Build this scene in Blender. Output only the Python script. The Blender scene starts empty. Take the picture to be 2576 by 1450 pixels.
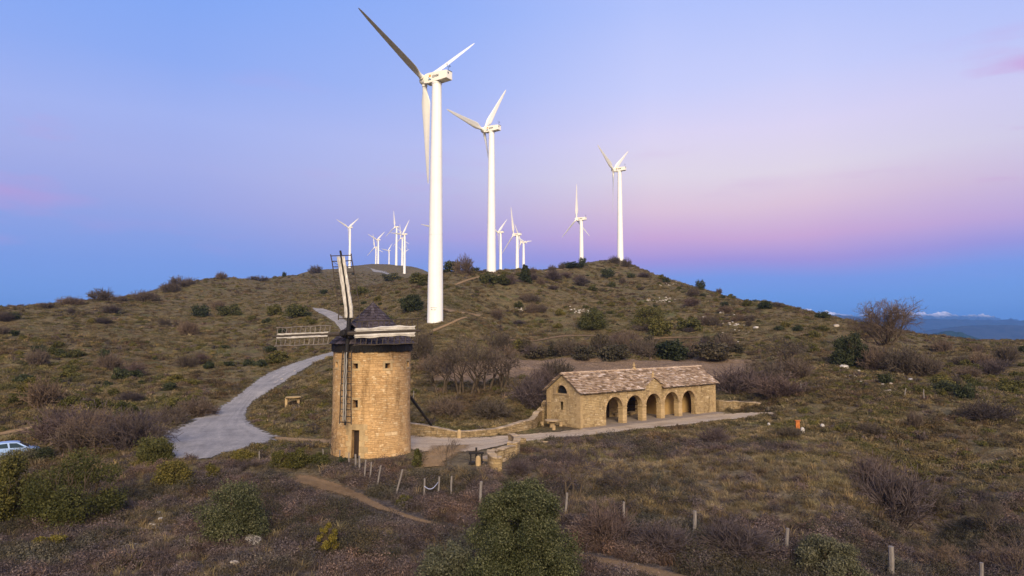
import bpy, math, random
import numpy as np
from mathutils import Matrix, Vector, Euler
random.seed(7)
RNG = np.random.default_rng(11)
S = bpy.context.scene
COL = S.collection
F = 1734.0                                   # focal length in photo units (2576 wide)
PITCH = math.atan(110/1734.0)
CAMZ = 10.0
CP, SP = math.cos(PITCH), math.sin(PITCH)

# ------------------------------------------------------------------ camera
cam = bpy.data.cameras.new('camera')
cam.sensor_width = 36; cam.lens = 36*F/2576; cam.clip_end = 90000; cam.clip_start = 0.5
co = bpy.data.objects.new('camera', cam); COL.objects.link(co)
co.location = (0, 0, CAMZ); co.rotation_euler = (math.pi/2+PITCH, 0, 0)
S.camera = co

def ray(u, v):
    a, b = (u-1288)/F, (725-v)/F
    return np.array([a, CP-b*SP, SP+b*CP])
def at(u, v, D):                             # the point seen at photo spot (u, v), D metres ahead
    r = ray(u, v); return r*D/r[1]+np.array([0, 0, CAMZ])
def project(x, y, z):
    z = z-CAMZ
    f = np.maximum(y*CP+z*SP, 0.01); up = -y*SP+z*CP
    return 1288+F*x/f, 725-F*up/f

# ------------------------------------------------------------------ noise
def _h(ix, iy, s):
    n = np.sin(ix*127.1+iy*311.7+s*74.7)*43758.5453
    return n-np.floor(n)
def vnoise(x, y, s=0):
    ix, iy = np.floor(x), np.floor(y); fx, fy = x-ix, y-iy
    fx = fx*fx*(3-2*fx); fy = fy*fy*(3-2*fy)
    a, b, c, d = _h(ix, iy, s), _h(ix+1, iy, s), _h(ix, iy+1, s), _h(ix+1, iy+1, s)
    return (a*(1-fx)+b*fx)*(1-fy)+(c*(1-fx)+d*fx)*fy
def fbm(x, y, s=0, o=3):
    t, a, n = 0, .5, 0
    for i in range(o):
        t = t+a*vnoise(x*2**i, y*2**i, s+i*5); n += a; a *= .5
    return t/n-.5
def sstep(a, b, x):
    t = np.clip((x-a)/(b-a), 0, 1); return t*t*(3-2*t)

# ------------------------------------------------------------------ terrain height
ZC = [  # (u, distance, height) where the height is known outright
 (-1500,8,-1.6),(0,8,-1.5),(1288,8,-1.5),(2576,8,-1.8),(4200,8,-1.8),(-900,30,-1.3),(0,30,-1.3),(650,30,-1.2),(1288,30,-1.2),
 (2000,30,-1.1),(2400,32,-2.0),(2700,32,-2.2),(3600,32,-1.8),(0,45,-1.3),(400,45,-1.0),(800,45,-.8),(1200,45,-.7),(1600,42,-.7),
 (2000,42,-.6),(2170,45,-.5),(2270,44,-3.3),(2500,46,-1.2),(2800,48,-.8),(2150,56,-.4),(2290,56,-2.1),(2500,58,-.5),
 (0,58,-1.2),(200,58,-.9),(490,56,0),(650,57,0),(800,58,0),(938,52,0),(938,62,0),(1100,58,0),(1198,52,-.05),(1350,55,-.1),(1600,50,-.15),
 (1900,58,-.1),(1500,68,-.05),(1640,77,0),(1800,80,0),(1900,84,0),(1460,72,0),(1740,92,0),(1600,86,0),(1400,77,.05),(1300,68,0),(1150,66,0),
 (1000,66,0),(845,66,0),(690,65,0),(560,61,0),(450,61,0),(2000,74,.4),(2100,66,.1),(2300,68,.4),(2576,66,.5),
 (-900,60,-1),(-900,160,14),(3600,60,.5),(3600,230,7),
 (700,600,46),(500,420,20),(0,330,2),(160,330,5),(330,330,12),(-900,330,8),(1250,310,20),(1380,330,24),(1500,410,30),(1700,340,18),(1900,310,10),(2050,270,7),
 (1258,630,54),(1300,485,33),(2450,400,3),(2450,700,-35),(2100,450,2),(2100,700,-30),(1800,700,0),(1500,700,35),(1316,630,47),
 (2800,800,-50),(3600,700,-50),(1288,1500,20),(900,1500,80),(950,1350,100),(500,1500,30),(0,1500,-20),(-900,1500,-60),(2000,1500,-110),(2576,1500,-120),(3600,1500,-120),
 (930,960,92),(1010,960,88),(-900,700,0),(200,700,10),
]
VC = [  # (u, v, distance): ground seen at that spot of the photo, that far off
 (1100,1060,72),(1250,1073,70.5),(1340,1040,76),(1200,1000,83),(1300,960,89),(1350,985,81),(1150,940,98),(1400,910,118),(1400,935,106),
 (1700,912,120),(1880,905,125),(1300,903,130),(1700,905,131),(1300,855,140),(1500,850,142),(1800,852,142),(1300,848,148),(1500,845,149),(1800,847,149),
 (1300,810,168),(1500,800,172),(1500,750,207),(1500,700,250),(1480,662,290),(1550,663,312),(1600,675,300),(1700,760,200),(1700,712,245),(1900,800,165),(1900,762,190),
 (2050,830,150),(2050,794,170),(2140,818,160),(2140,870,135),(2138,920,115),(1990,920,113),(2200,960,96),(2300,990,86),(2000,990,88),
 (2576,1000,86),(2576,900,130),(2576,857,230),(2350,862,220),(2350,905,140),(1102,806,132),(1180,800,136),(1100,850,116),(1100,900,104),(1250,850,132),
 (1100,760,162),(1030,760,162),(1100,720,185),(1100,692,210),(1235,686,220),(1235,720,190),(1320,684,224),(1400,681,244),(1440,668,270),
 (1000,668,830),(1019,691,765),(883,673,780),(960,670,900),(940,690,650),(900,720,400),(1040,705,240),(980,720,250),(1060,676,800),(1090,697,800),(1130,722,800),
 (700,696,400),(780,682,560),(560,702,300),(480,712,260),(400,743,240),(330,756,215),(250,762,200),(160,770,190),(80,779,180),(0,784,170),(-400,800,160),
 (0,900,115),(0,1000,84),(0,1085,71),(250,900,118),(250,1000,86),(250,1080,72),(400,820,170),(400,950,105),(550,900,128),(600,990,92),(600,800,190),(600,740,250),
 (760,770,190),(790,776,188),(830,800,165),(860,830,150),(800,895,127),(740,922,116),(690,960,102),(625,1010,89),(735,1010,86),(800,975,90),(820,920,106),(760,1062,72),
 (740,730,290),(840,700,430),
]
P = []
for u, D, z in ZC: P.append(((u-1288)/F*D, D, z))
for u, v, D in VC: P.append(tuple(at(u, v, D)))
P = np.array(P)
def key(x, y):
    a = np.clip(np.arctan2(x, y), -1.15, 1.15)
    return a*1.7, np.log(np.maximum(np.hypot(x, y), 6.0))
_kx, _ky = key(P[:, 0], P[:, 1])
def phi(r2): return np.sqrt(r2+.0025)
def zs(r): return np.maximum(r, 20)/40.0      # heights are fitted relative to distance
A = phi((_kx[:, None]-_kx[None])**2+(_ky[:, None]-_ky[None])**2)
rr = np.hypot(P[:, 0], P[:, 1])
n = len(P); B = np.zeros((n+1, n+1)); B[:n, :n] = A-np.eye(n)*.004; B[:n, n] = 1; B[n, :n] = 1
W = np.linalg.solve(B, np.append(P[:, 2]/zs(rr), 0))
MC = (-11.8, 58.5)                            # mill centre
BO, BA = np.array([7.1, 72.0]), math.radians(39.2)   # shelter corner and heading
def base(x, y):
    x = np.asarray(x, float); y = np.asarray(y, float); sh = x.shape
    x = x.ravel(); y = y.ravel(); out = np.empty_like(x)
    for i in range(0, len(x), 40000):
        kx, ky = key(x[i:i+40000], y[i:i+40000])
        out[i:i+40000] = phi((kx[:, None]-_kx)**2+(ky[:, None]-_ky)**2)@W[:-1]+W[-1]
    r = np.hypot(x, y); out = out*zs(r)
    d = np.hypot(x-MC[0], y-MC[1]); m = 1-sstep(4.5, 9, d); out = out*(1-m)
    lx = (x-BO[0])*math.cos(BA)+(y-BO[1])*math.sin(BA); ly = -(x-BO[0])*math.sin(BA)+(y-BO[1])*math.cos(BA)
    dx = np.maximum(np.maximum(-lx, lx-23.7), 0); dy = np.maximum(np.maximum(-ly, ly-5.2), 0)
    m = 1-sstep(.7, 3.0, np.hypot(dx, dy)); out = out*(1-m)
    back = sstep(0, -30, y); out = out*(1-back)+(-1.5)*back
    e = sstep(1500, 1640, r); out = out*(1-e)-140*e
    return out.reshape(sh)
# roads: pairs of photo spots (left edge, right edge) laid onto the smooth ground
_Dl = np.exp(np.linspace(math.log(24), math.log(1200), 1400))
def hit(u, v):
    r = ray(u, v); s = _Dl/r[1]
    z = CAMZ+r[2]*s; g = base(r[0]*s, _Dl)
    k = np.argmax(z <= g)
    if z[k] > g[k]: k = len(_Dl)-1
    if k > 0:
        a, b = z[k-1]-g[k-1], z[k]-g[k]; t = a/(a-b+1e-9)
        D = _Dl[k-1]+(_Dl[k]-_Dl[k-1])*t
    else: D = _Dl[0]
    x = r[0]*D/r[1]; return np.array([x, D, float(base(np.array([x]), np.array([D]))[0])])
RIB = {
 'road': [(436,1158,515,1158),(412,1120,628,1128),(388,1096,712,1103),(452,1069,664,1083),(520,1037,628,1060),(578,1006,620,1042),(616,979,634,1016),(654,950,684,984),(696,929,727,955),(754,908,766,930),(800,894,808,907),(842,883,848,897)],
 'upper': [(862,838,905,838),(843,815,880,815),(815,795,862,797),(787,779,838,784),(783,774,815,777)],
 'yard': [(1000,1094,1000,1132),(1034,1095,1034,1132),(1100,1097,1100,1142),(1200,1100,1200,1136),(1300,1094,1290,1116),(1400,1087,1400,1104),(1460,1080,1480,1097),(1600,1064,1600,1083),(1750,1046,1750,1067),(1850,1040,1850,1055),(1900,1038,1905,1049),(1950,1037,1950,1043)],
 'tongue': [(1080,1122,1200,1118),(1060,1140,1165,1142),(1045,1160,1135,1160),(1055,1178,1125,1174)],
 'left': [(690,1098,690,1108),(760,1102,760,1115),(850,1104,850,1124)],
 'trail': [(735,1190,738,1214),(790,1194,765,1226),(850,1214,815,1240),(905,1238,885,1258),(960,1268,948,1284),(1050,1302,1042,1313),(1170,1332,1170,1338),(1300,1362,1300,1368),(1450,1390,1450,1407),(1600,1418,1585,1440),(1760,1456,1725,1478)],
 'bank': [(-30,1092,-30,1104),(40,1080,40,1090),(110,1066,110,1076),(140,1063,140,1068)],
 'base': [(1112,775,1112,781),(1160,783,1150,790),(1215,792,1205,798)],
 'fork': [(1175,797,1180,801),(1130,812,1134,818),(1085,830,1090,838)],
 'climb': [(1140,716,1145,721),(1175,703,1180,707),(1215,694,1217,698)],
 'crest': [(1232,695,1232,699),(1300,686,1300,689)],
 'shoulder': [(1368,683,1368,686),(1425,674,1424,678)],
 'top': [(908,672,914,672),(935,680,945,679),(962,688,976,688),(975,693,992,693)],
 'terrace': [(1250,845,1250,850),(1400,846,1400,851),(1550,848,1550,853),(1700,848,1700,852),(1890,851,1890,854)],
}
def ribbon(pairs, nl=10, nc=14, wob=.12, seed=0):
    rg = np.random.default_rng(seed); Ls = [hit(a, b) for a, b, _, _ in pairs]; Rs = [hit(c, d) for _, _, c, d in pairs]
    def cr(Q, i, t):
        q = [Q[max(0, min(len(Q)-1, i+k))] for k in (-1, 0, 1, 2)]
        return .5*((2*q[1])+(-q[0]+q[2])*t+(2*q[0]-5*q[1]+4*q[2]-q[3])*t*t+(-q[0]+3*q[1]-3*q[2]+q[3])*t**3)
    rows = []
    for i in range(len(pairs)-1):
        for k in range(nl+(i == len(pairs)-2)):
            t = k/nl; a, b = cr(Ls, i, t), cr(Rs, i, t); w = np.linalg.norm(a-b)
            a = a+(a-b)*rg.normal(0, wob*.12); b = b+(b-a)*rg.normal(0, wob*.12)
            rows.append([a+(b-a)*j/nc for j in range(nc+1)])
    G = np.array(rows); G[..., 2] = base(G[..., 0], G[..., 1]); return G
RG = {k: ribbon(p, seed=i, nl=(24 if k in ('road', 'trail', 'yard') else 10)) for i, (k, p) in enumerate(RIB.items())}
MX0, MY0, MS = -240.0, 20.0, .5
MASK = np.zeros((1640, 960), np.float32)      # [y, x]
for k, G in RG.items():
    for ti in np.linspace(0, 1, 6):
        for tj in np.linspace(0, 1, 6):
            g = (G[:-1, :-1]*(1-ti)+G[1:, :-1]*ti)*(1-tj)+(G[:-1, 1:]*(1-ti)+G[1:, 1:]*ti)*tj
            iy = np.clip(((g[..., 1]-MY0)/MS).astype(int), 0, 1639); ix = np.clip(((g[..., 0]-MX0)/MS).astype(int), 0, 959)
            MASK[iy, ix] = 1
_core = MASK.copy()
_m = MASK.copy()
for dy in (-1, 0, 1):
    for dx in (-1, 0, 1): _m = np.maximum(_m, np.roll(np.roll(MASK, dy, 0), dx, 1))
MASK = _m
for _ in range(2):
    MASK = (MASK+np.roll(MASK, 1, 0)+np.roll(MASK, -1, 0)+np.roll(MASK, 1, 1)+np.roll(MASK, -1, 1))/5
def mask(x, y, M=None):
    M = MASK if M is None else M
    fx = np.clip((x-MX0)/MS-.5, 0, 957.99); fy = np.clip((y-MY0)/MS-.5, 0, 1637.99)
    ix, iy = fx.astype(int), fy.astype(int); fx, fy = fx-ix, fy-iy
    return (M[iy, ix]*(1-fx)+M[iy, ix+1]*fx)*(1-fy)+(M[iy+1, ix]*(1-fx)+M[iy+1, ix+1]*fx)*fy
def pad(x, y):
    d = np.hypot(x-MC[0], y-MC[1]); m = 1-sstep(3.6, 6, d)
    lx = (x-BO[0])*math.cos(BA)+(y-BO[1])*math.sin(BA); ly = -(x-BO[0])*math.sin(BA)+(y-BO[1])*math.cos(BA)
    dx = np.maximum(np.maximum(-lx, lx-23.7), 0); dy = np.maximum(np.maximum(-ly, ly-5.2), 0)
    return np.maximum(m, 1-sstep(.6, 2.5, np.hypot(dx, dy)))
def gz(x, y):
    x = np.asarray(x, float); y = np.asarray(y, float)
    r = np.hypot(x, y); q = 1-np.maximum(np.clip(mask(x, y)*1.4, 0, 1), pad(x, y))
    nz = fbm(x/1.1, y/1.1, 1, 2)*.30*(1-sstep(60, 120, r))+fbm(x/3.5, y/3.5, 2)*.75*sstep(10, 45, r)+fbm(x/2.2, y/2.2, 4, 2)*.5*sstep(70, 110, r)+fbm(x/17, y/17, 3)*1.6*sstep(70, 160, r)
    return base(x, y)+nz*q-.045*np.clip(mask(x, y)*1.5-.3, 0, 1)
def G1(x, y): return float(gz(np.array([x]), np.array([y]))[0])
_Dn = np.exp(np.linspace(math.log(24), math.log(1100), 1200))
def spot(u, v):                               # where the line of sight to that photo spot meets the real ground
    r = ray(u, v); s = _Dn/r[1]; z = CAMZ+r[2]*s; g = gz(r[0]*s, _Dn)
    k = int(np.argmax(z <= g))
    if z[k] > g[k]: k = int(np.argmin(z-g))
    D = _Dn[k]; x = r[0]*D/r[1]; return np.array([x, D, G1(x, D)])
# ------------------------------------------------------------------ object helpers
def tag(o, label=None, cat=None, group=None, kind=None):
    for k, v in (('label', label), ('category', cat), ('group', group), ('kind', kind)):
        if v: o[k] = v
    return o
def empty(name, loc=(0, 0, 0), rz=0, label=None, cat=None, group=None):
    o = bpy.data.objects.new(name, None); COL.objects.link(o); o.empty_display_size = .2
    o.location = loc; o.rotation_euler = (0, 0, rz); return tag(o, label, cat, group)
def link(name, me, parent=None, loc=None, rot=None):
    o = bpy.data.objects.new(name, me); COL.objects.link(o)
    if parent is not None: o.parent = parent
    if loc is not None: o.location = loc
    if rot is not None: o.rotation_euler = rot
    return o
def copy_tree(o, parent=None):
    c = o.copy(); COL.objects.link(c)
    if parent is not None: c.parent = parent
    for ch in list(o.children): copy_tree(ch, c)
    return c
def mesh_np(name, V, Q, mat, smooth=False):
    V = np.asarray(V, np.float32); Q = np.asarray(Q, np.int32); k = Q.shape[1]
    me = bpy.data.meshes.new(name); me.vertices.add(len(V)); me.vertices.foreach_set('co', V.ravel())
    me.loops.add(Q.size); me.loops.foreach_set('vertex_index', Q.ravel())
    me.polygons.add(len(Q)); me.polygons.foreach_set('loop_start', np.arange(0, Q.size, k, dtype=np.int32))
    if smooth: me.polygons.foreach_set('use_smooth', np.ones(len(Q), bool))
    me.update(calc_edges=True); me.materials.append(mat); return me
class MB:
    def __init__(s): s.v, s.f, s.uv = [], [], {}
    def poly(s, pts, uv=None):
        i = len(s.v); s.v += [tuple(p) for p in pts]; s.f.append(tuple(range(i, i+len(pts))))
        if uv: s.uv[len(s.f)-1] = uv
        return s
    def hexa(s, p):                           # 8 corners: bottom ring, top ring
        i = len(s.v); s.v += [tuple(q) for q in p]
        for f in ((3, 2, 1, 0), (4, 5, 6, 7), (0, 1, 5, 4), (1, 2, 6, 5), (2, 3, 7, 6), (3, 0, 4, 7)): s.f.append(tuple(i+k for k in f))
        return s
    def box(s, c, d, M=None, jit=0):
        x, y, z = (q/2 for q in d)
        p = [Vector(q) for q in ((-x, -y, -z), (x, -y, -z), (x, y, -z), (-x, y, -z), (-x, -y, z), (x, -y, z), (x, y, z), (-x, y, z))]
        if jit: p = [q+Vector((random.uniform(-jit, jit), random.uniform(-jit, jit), random.uniform(-jit, jit))) for q in p]
        if M is not None: p = [M @ q for q in p]
        c = Vector(c); return s.hexa([q+c for q in p])
    def tube(s, pts, rad, n=6, cap=True):
        pts = [Vector(p) for p in pts]; rad = rad if hasattr(rad, '__len__') else [rad]*len(pts); i0 = len(s.v); ref = None
        for k, p in enumerate(pts):
            d = (pts[min(k+1, len(pts)-1)]-pts[max(k-1, 0)]).normalized()
            if ref is None: ref = Vector((0, 0, 1)) if abs(d.z) < .9 else Vector((1, 0, 0))
            a = d.cross(ref).normalized(); b = d.cross(a); ref = -b if False else ref
            for j in range(n):
                t = 2*math.pi*j/n; s.v.append(tuple(p+(a*math.cos(t)+b*math.sin(t))*rad[k]))
        for k in range(len(pts)-1):
            for j in range(n):
                q = i0+k*n; s.f.append((q+j, q+(j+1) % n, q+n+(j+1) % n, q+n+j))
        if cap: s.f.append(tuple(i0+j for j in range(n))[::-1]); s.f.append(tuple(i0+(len(pts)-1)*n+j for j in range(n)))
        return s
    def lathe(s, prof, n=24, M=None, cap=True):
        i0 = len(s.v)
        for r, z in prof:
            for j in range(n):
                t = 2*math.pi*j/n; p = Vector((r*math.cos(t), r*math.sin(t), z)); s.v.append(tuple(M @ p if M is not None else p))
        for k in range(len(prof)-1):
            for j in range(n):
                q = i0+k*n; s.f.append((q+j, q+(j+1) % n, q+n+(j+1) % n, q+n+j))
        if cap: s.f.append(tuple(i0+j for j in range(n))[::-1]); s.f.append(tuple(i0+(len(prof)-1)*n+j for j in range(n)))
        return s
    def prism(s, P2, fn, d0, d1):             # outline P2 pushed from depth d0 to d1, fn(a, b, d) -> xyz
        n = len(P2); i = len(s.v); s.v += [tuple(fn(a, b, d0)) for a, b in P2]+[tuple(fn(a, b, d1)) for a, b in P2]
        s.f.append(tuple(range(i, i+n))[::-1]); s.f.append(tuple(range(i+n, i+2*n)))
        for k in range(n): s.f.append((i+k, i+(k+1) % n, i+n+(k+1) % n, i+n+k))
        return s
    def cbox(s, r0, r1, a0, a1, z0, z1, n=4):  # a box bent round the z axis
        for k in range(n):
            a, b = a0+(a1-a0)*k/n, a0+(a1-a0)*(k+1)/n; q = []
            for z in (z0, z1): q += [(r0*math.cos(a), r0*math.sin(a), z), (r1*math.cos(a), r1*math.sin(a), z), (r1*math.cos(b), r1*math.sin(b), z), (r0*math.cos(b), r0*math.sin(b), z)]
            s.hexa(q)
        return s
    def mesh(s, name, mat, smooth=False, cyl=None, bevel=0, fix=True):
        me = bpy.data.meshes.new(name); me.from_pydata(s.v, [], s.f); me.materials.append(mat)
        if fix or bevel:
            import bmesh
            bm = bmesh.new(); bm.from_mesh(me)
            if not s.uv: bmesh.ops.recalc_face_normals(bm, faces=bm.faces)
            if bevel: bmesh.ops.bevel(bm, geom=list(bm.edges), offset=bevel, segments=2, affect='EDGES', profile=.6, clamp_overlap=True)
            bm.to_mesh(me); bm.free()
        uvl = me.uv_layers.new(name='UVMap').data
        for p in me.polygons:
            nrm = p.normal
            cu = s.uv.get(p.index) if s.uv else None
            if abs(nrm.z) > .8: t, b = Vector((1, 0, 0)), Vector((0, 1, 0))
            else:
                t = Vector((-nrm.y, nrm.x, 0)).normalized(); b = nrm.cross(t)
            ref = None
            for k, li in enumerate(p.loop_indices):
                q = me.vertices[me.loops[li].vertex_index].co
                if cu: uvl[li].uv = cu[k]
                elif cyl and abs(nrm.z) < .8:
                    a = math.atan2(q.y, q.x)
                    if ref is None: ref = a
                    while a-ref > math.pi: a -= 2*math.pi
                    while a-ref < -math.pi: a += 2*math.pi
                    uvl[li].uv = (a*cyl, q.z)
                else: uvl[li].uv = (q.dot(t), q.dot(b))
        if smooth:
            for p in me.polygons: p.use_smooth = True
        return me
    def build(s, name, mat, parent=None, loc=None, rot=None, **k):
        return link(name, s.mesh(name, mat, **k), parent, loc, rot)
def pick_smooth(o, ang=40):
    me = o.data if hasattr(o, 'data') else o
    for p in me.polygons: p.use_smooth = True
    me.set_sharp_from_angle(angle=math.radians(ang)); return o

# ------------------------------------------------------------------ materials
class NT:
    def __init__(s, tree): s.t = tree
    def n(s, typ, **kw):
        nd = s.t.nodes.new(typ)
        for k, v in kw.items():
            if k.startswith('i_'):
                nm = k[2:]; nd.inputs[int(nm) if nm.isdigit() else nm.replace('_', ' ')].default_value = v
            else: setattr(nd, k, v)
        return nd
    def l(s, a, b): s.t.links.new(a, b)
    def ramp(s, fac, stops, interp='LINEAR'):
        r = s.n('ShaderNodeValToRGB'); e = r.color_ramp.elements; r.color_ramp.interpolation = interp
        while len(e) < len(stops): e.new(.5)
        for el, (p, c) in zip(e, stops): el.position = p; el.color = (*c, 1) if len(c) == 3 else c
        s.l(fac, r.inputs[0]); return r.outputs[0]
    def mix(s, fac, a, b, mode='MIX'):
        m = s.n('ShaderNodeMix', data_type='RGBA', blend_type=mode)
        for sock, v in ((m.inputs[0], fac), (m.inputs[6], a), (m.inputs[7], b)):
            if hasattr(v, 'is_output'): s.l(v, sock)
            elif isinstance(v, (int, float)): sock.default_value = v
            else: sock.default_value = (*v, 1)
        return m.outputs[2]
    def math(s, op, a, b=0.0, c=0.0):
        m = s.n('ShaderNodeMath', operation=op)
        for i, v in enumerate((a, b, c)):
            if hasattr(v, 'is_output'): s.l(v, m.inputs[i])
            else: m.inputs[i].default_value = v
        return m.outputs[0]
    def noise(s, vec, scale, detail=4, rough=.6, out=0, dist=0):
        nd = s.n('ShaderNodeTexNoise'); nd.inputs['Scale'].default_value = scale; nd.inputs['Detail'].default_value = detail
        nd.inputs['Roughness'].default_value = rough; nd.inputs['Distortion'].default_value = dist
        if vec is not None: s.l(vec, nd.inputs['Vector'])
        return nd.outputs[out]
def newmat(name, rough=.8, spec=.3):
    m = bpy.data.materials.new(name); m.use_nodes = True; nt = NT(m.node_tree)
    b = m.node_tree.nodes['Principled BSDF']; b.inputs['Roughness'].default_value = rough; b.inputs['Specular IOR Level'].default_value = spec
    return m, nt, b
def bump(nt, b, h, strength=.5, dist=.05):
    bp = nt.n('ShaderNodeBump'); bp.inputs['Strength'].default_value = strength; bp.inputs['Distance'].default_value = dist
    nt.l(h, bp.inputs['Height']); nt.l(bp.outputs[0], b.inputs['Normal'])
def objco(nt): return nt.n('ShaderNodeTexCoord').outputs['Object']
def simple(name, col, rough=.6, spec=.3, var=.25, scale=3.0, bmp=.15, island=0.0, metal=0, stretch=None):
    m, nt, b = newmat(name, rough, spec); co_ = objco(nt)
    if stretch:
        mp = nt.n('ShaderNodeMapping'); mp.inputs['Scale'].default_value = stretch; nt.l(co_, mp.inputs[0]); co_ = mp.outputs[0]
    f = nt.noise(co_, scale, 5)
    lo = tuple(c*(1-var) for c in col); hi = tuple(min(1, c*(1+var)) for c in col)
    c = nt.ramp(f, [(.3, lo), (.7, hi)])
    if island:
        g = nt.n('ShaderNodeNewGeometry').outputs['Random Per Island']
        c = nt.mix(1.0, c, nt.ramp(g, [(0, (1-island,)*3), (1, (1+island*.6,)*3)]), 'MULTIPLY')
    nt.l(c, b.inputs['Base Color']); b.inputs['Metallic'].default_value = metal
    if bmp: bump(nt, b, f, bmp, .03)
    return m
M = {}
M['white_paint'] = None
def white_paint():
    m, nt, b = newmat('white paint', .42, .4); co_ = objco(nt)
    f = nt.noise(co_, .5, 5, .6); mp = nt.n('ShaderNodeMapping'); mp.inputs['Scale'].default_value = (4, 4, .12); nt.l(co_, mp.inputs[0])
    st = nt.noise(mp.outputs[0], 1.2, 4, .6)
    c = nt.mix(nt.ramp(st, [(.5, (0, 0, 0)), (.8, (.35, .35, .35))]), nt.ramp(f, [(.3, (.80, .79, .76)), (.7, (.86, .85, .83))]), (.68, .64, .56))
    nt.l(c, b.inputs['Base Color']); return m
M['white_paint'] = white_paint()
M['cream_paint'] = simple('cream gelcoat', (.88, .84, .74), .4, .4, .06, .8, 0)
M['blade_paint'] = simple('blade gelcoat', (.80, .78, .72), .4, .4, .05, .6, 0)
M['letter'] = simple('black lettering', (.02, .018, .017), .5, .3, .1, 2, 0)
M['orange'] = simple('orange emblem disc', (.72, .30, .01), .5, .3, .05, 2, 0)
M['blue'] = simple('blue emblem curve', (.06, .25, .45), .5, .3, .05, 2, 0)
M['navy'] = simple('navy emblem foot', (.01, .015, .05), .5, .3, .05, 2, 0)
M['dark_metal'] = simple('dark metal', (.03, .03, .035), .5, .4, .2, 4, 0)

def masonry(name, cols, mortar, bw=.42, bh=.16, cold=.35, dist=.06):
    """coursed rubble: UVs in metres"""
    m, nt, b = newmat(name, .9, .15)
    uv = nt.n('ShaderNodeTexCoord').outputs['UV']; ob = objco(nt)
    nv = nt.n('ShaderNodeTexNoise'); nv.inputs['Scale'].default_value = 2.2; nv.inputs['Detail'].default_value = 3; nt.l(uv, nv.inputs['Vector'])
    vm = nt.n('ShaderNodeVectorMath', operation='MULTIPLY_ADD'); nt.l(nv.outputs['Color'], vm.inputs[0]); vm.inputs[1].default_value = (dist*4, dist*2.2, 0); nt.l(uv, vm.inputs[2])
    def brick(w, h, off):
        br = nt.n('ShaderNodeTexBrick', offset=.37, squash=1.35, squash_frequency=3); nt.l(vm.outputs[0], br.inputs['Vector'])
        br.inputs['Scale'].default_value = 1; br.inputs['Brick Width'].default_value = w; br.inputs['Row Height'].default_value = h
        br.inputs['Mortar Size'].default_value = .011; br.inputs['Mortar Smooth'].default_value = .6; br.inputs['Bias'].default_value = off
        br.inputs['Color1'].default_value = (0, 0, 0, 1); br.inputs['Color2'].default_value = (1, 1, 1, 1); br.inputs['Mortar'].default_value = (.5, .5, .5, 1); return br
    b1, b2 = brick(bw, bh, 0), brick(bw*1.6, bh*2, 0)
    sel = nt.ramp(nt.noise(uv, .9, 2), [(.50, (0, 0, 0)), (.54, (1, 1, 1))])
    tone = nt.mix(sel, b1.outputs['Color'], b2.outputs['Color']); mor = nt.mix(sel, b1.outputs['Fac'], b2.outputs['Fac'])
    k = len(cols); st = nt.ramp(tone, [(i/(k-1), c) for i, c in enumerate(cols)])
    big = nt.noise(ob, .5, 4); fine = nt.noise(ob, 9, 4, .7)
    st = nt.mix(1, st, nt.ramp(big, [(.3, (.82, .80, .78)), (.7, (1.12, 1.10, 1.06))]), 'MULTIPLY')
    st = nt.mix(1, st, nt.ramp(fine, [(.25, (.78, .78, .78)), (.75, (1.18, 1.18, 1.18))]), 'MULTIPLY')
    st = nt.mix(nt.math('MULTIPLY', mor, cold+.35), st, mortar)
    sm = nt.n('ShaderNodeMapping'); sm.inputs['Scale'].default_value = (1.2, 1.2, .22); nt.l(ob, sm.inputs[0]); stn = nt.noise(sm.outputs[0], 1.1, 5, .65)
    st = nt.mix(1, st, nt.ramp(stn, [(.34, (.62, .60, .57)), (.46, (1, 1, 1)), (.70, (1.06, 1.05, 1.03))]), 'MULTIPLY')
    nt.l(st, b.inputs['Base Color'])
    hgt = nt.math('SUBTRACT', nt.math('ADD', nt.math('MULTIPLY', tone, .5), nt.math('MULTIPLY', fine, .7)), nt.math('MULTIPLY', mor, 1.2))
    bump(nt, b, hgt, .8, .05); return m
M['mill_stone'] = masonry('mill masonry', [(.40, .245, .115), (.51, .325, .155), (.57, .37, .185), (.46, .285, .13), (.66, .49, .29)], (.38, .24, .12), .28, .145, .25)
M['shelter_stone'] = masonry('shelter masonry', [(.25, .175, .094), (.39, .285, .152), (.45, .335, .185), (.33, .235, .122), (.54, .42, .265)], (.20, .145, .08), .38, .18, .4)
M['wall_stone'] = masonry('dry stone', [(.17, .125, .07), (.28, .205, .11), (.34, .25, .14), (.22, .155, .082), (.40, .32, .21)], (.06, .045, .03), .36, .17, .6)
M['ashlar'] = simple('dressed stone', (.42, .30, .16), .9, .15, .18, 2.5, .4, .18)
M['ashlar_grey'] = simple('greyish dressed stone', (.38, .27, .15), .9, .15, .25, 2.5, .4, .3)
M['cap_stone'] = simple('coping stone', (.36, .27, .175), .9, .15, .25, 2.2, .5, .3)
M['floor_stone'] = simple('floor slabs', (.25, .20, .16), .9, .15, .2, 1.5, .3)
M['plaster'] = simple('ochre plaster', (.36, .23, .09), .9, .1, .12, 1.2, .1)
M['dark_wood'] = simple('tarred wood', (.012, .010, .010), .7, .25, .4, 5, .3)
M['pole_wood'] = simple('weathered dark pole', (.06, .047, .037), .8, .2, .4, 4, .4, .2, 0, (6, 6, .8))
M['lath_wood'] = simple('grey lath', (.17, .145, .125), .8, .2, .35, 5, .2, .3)
M['door_wood'] = simple('door boards', (.028, .017, .012), .7, .25, .35, 3, .3, .3, 0, (8, 8, .6))
M['post_wood'] = simple('weathered post wood', (.20, .175, .16), .9, .15, .35, 4, .5, .15, 0, (9, 9, 1))
M['glass'] = simple('dark window glass', (.012, .014, .02), .12, .5, .2, 2, 0)
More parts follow.
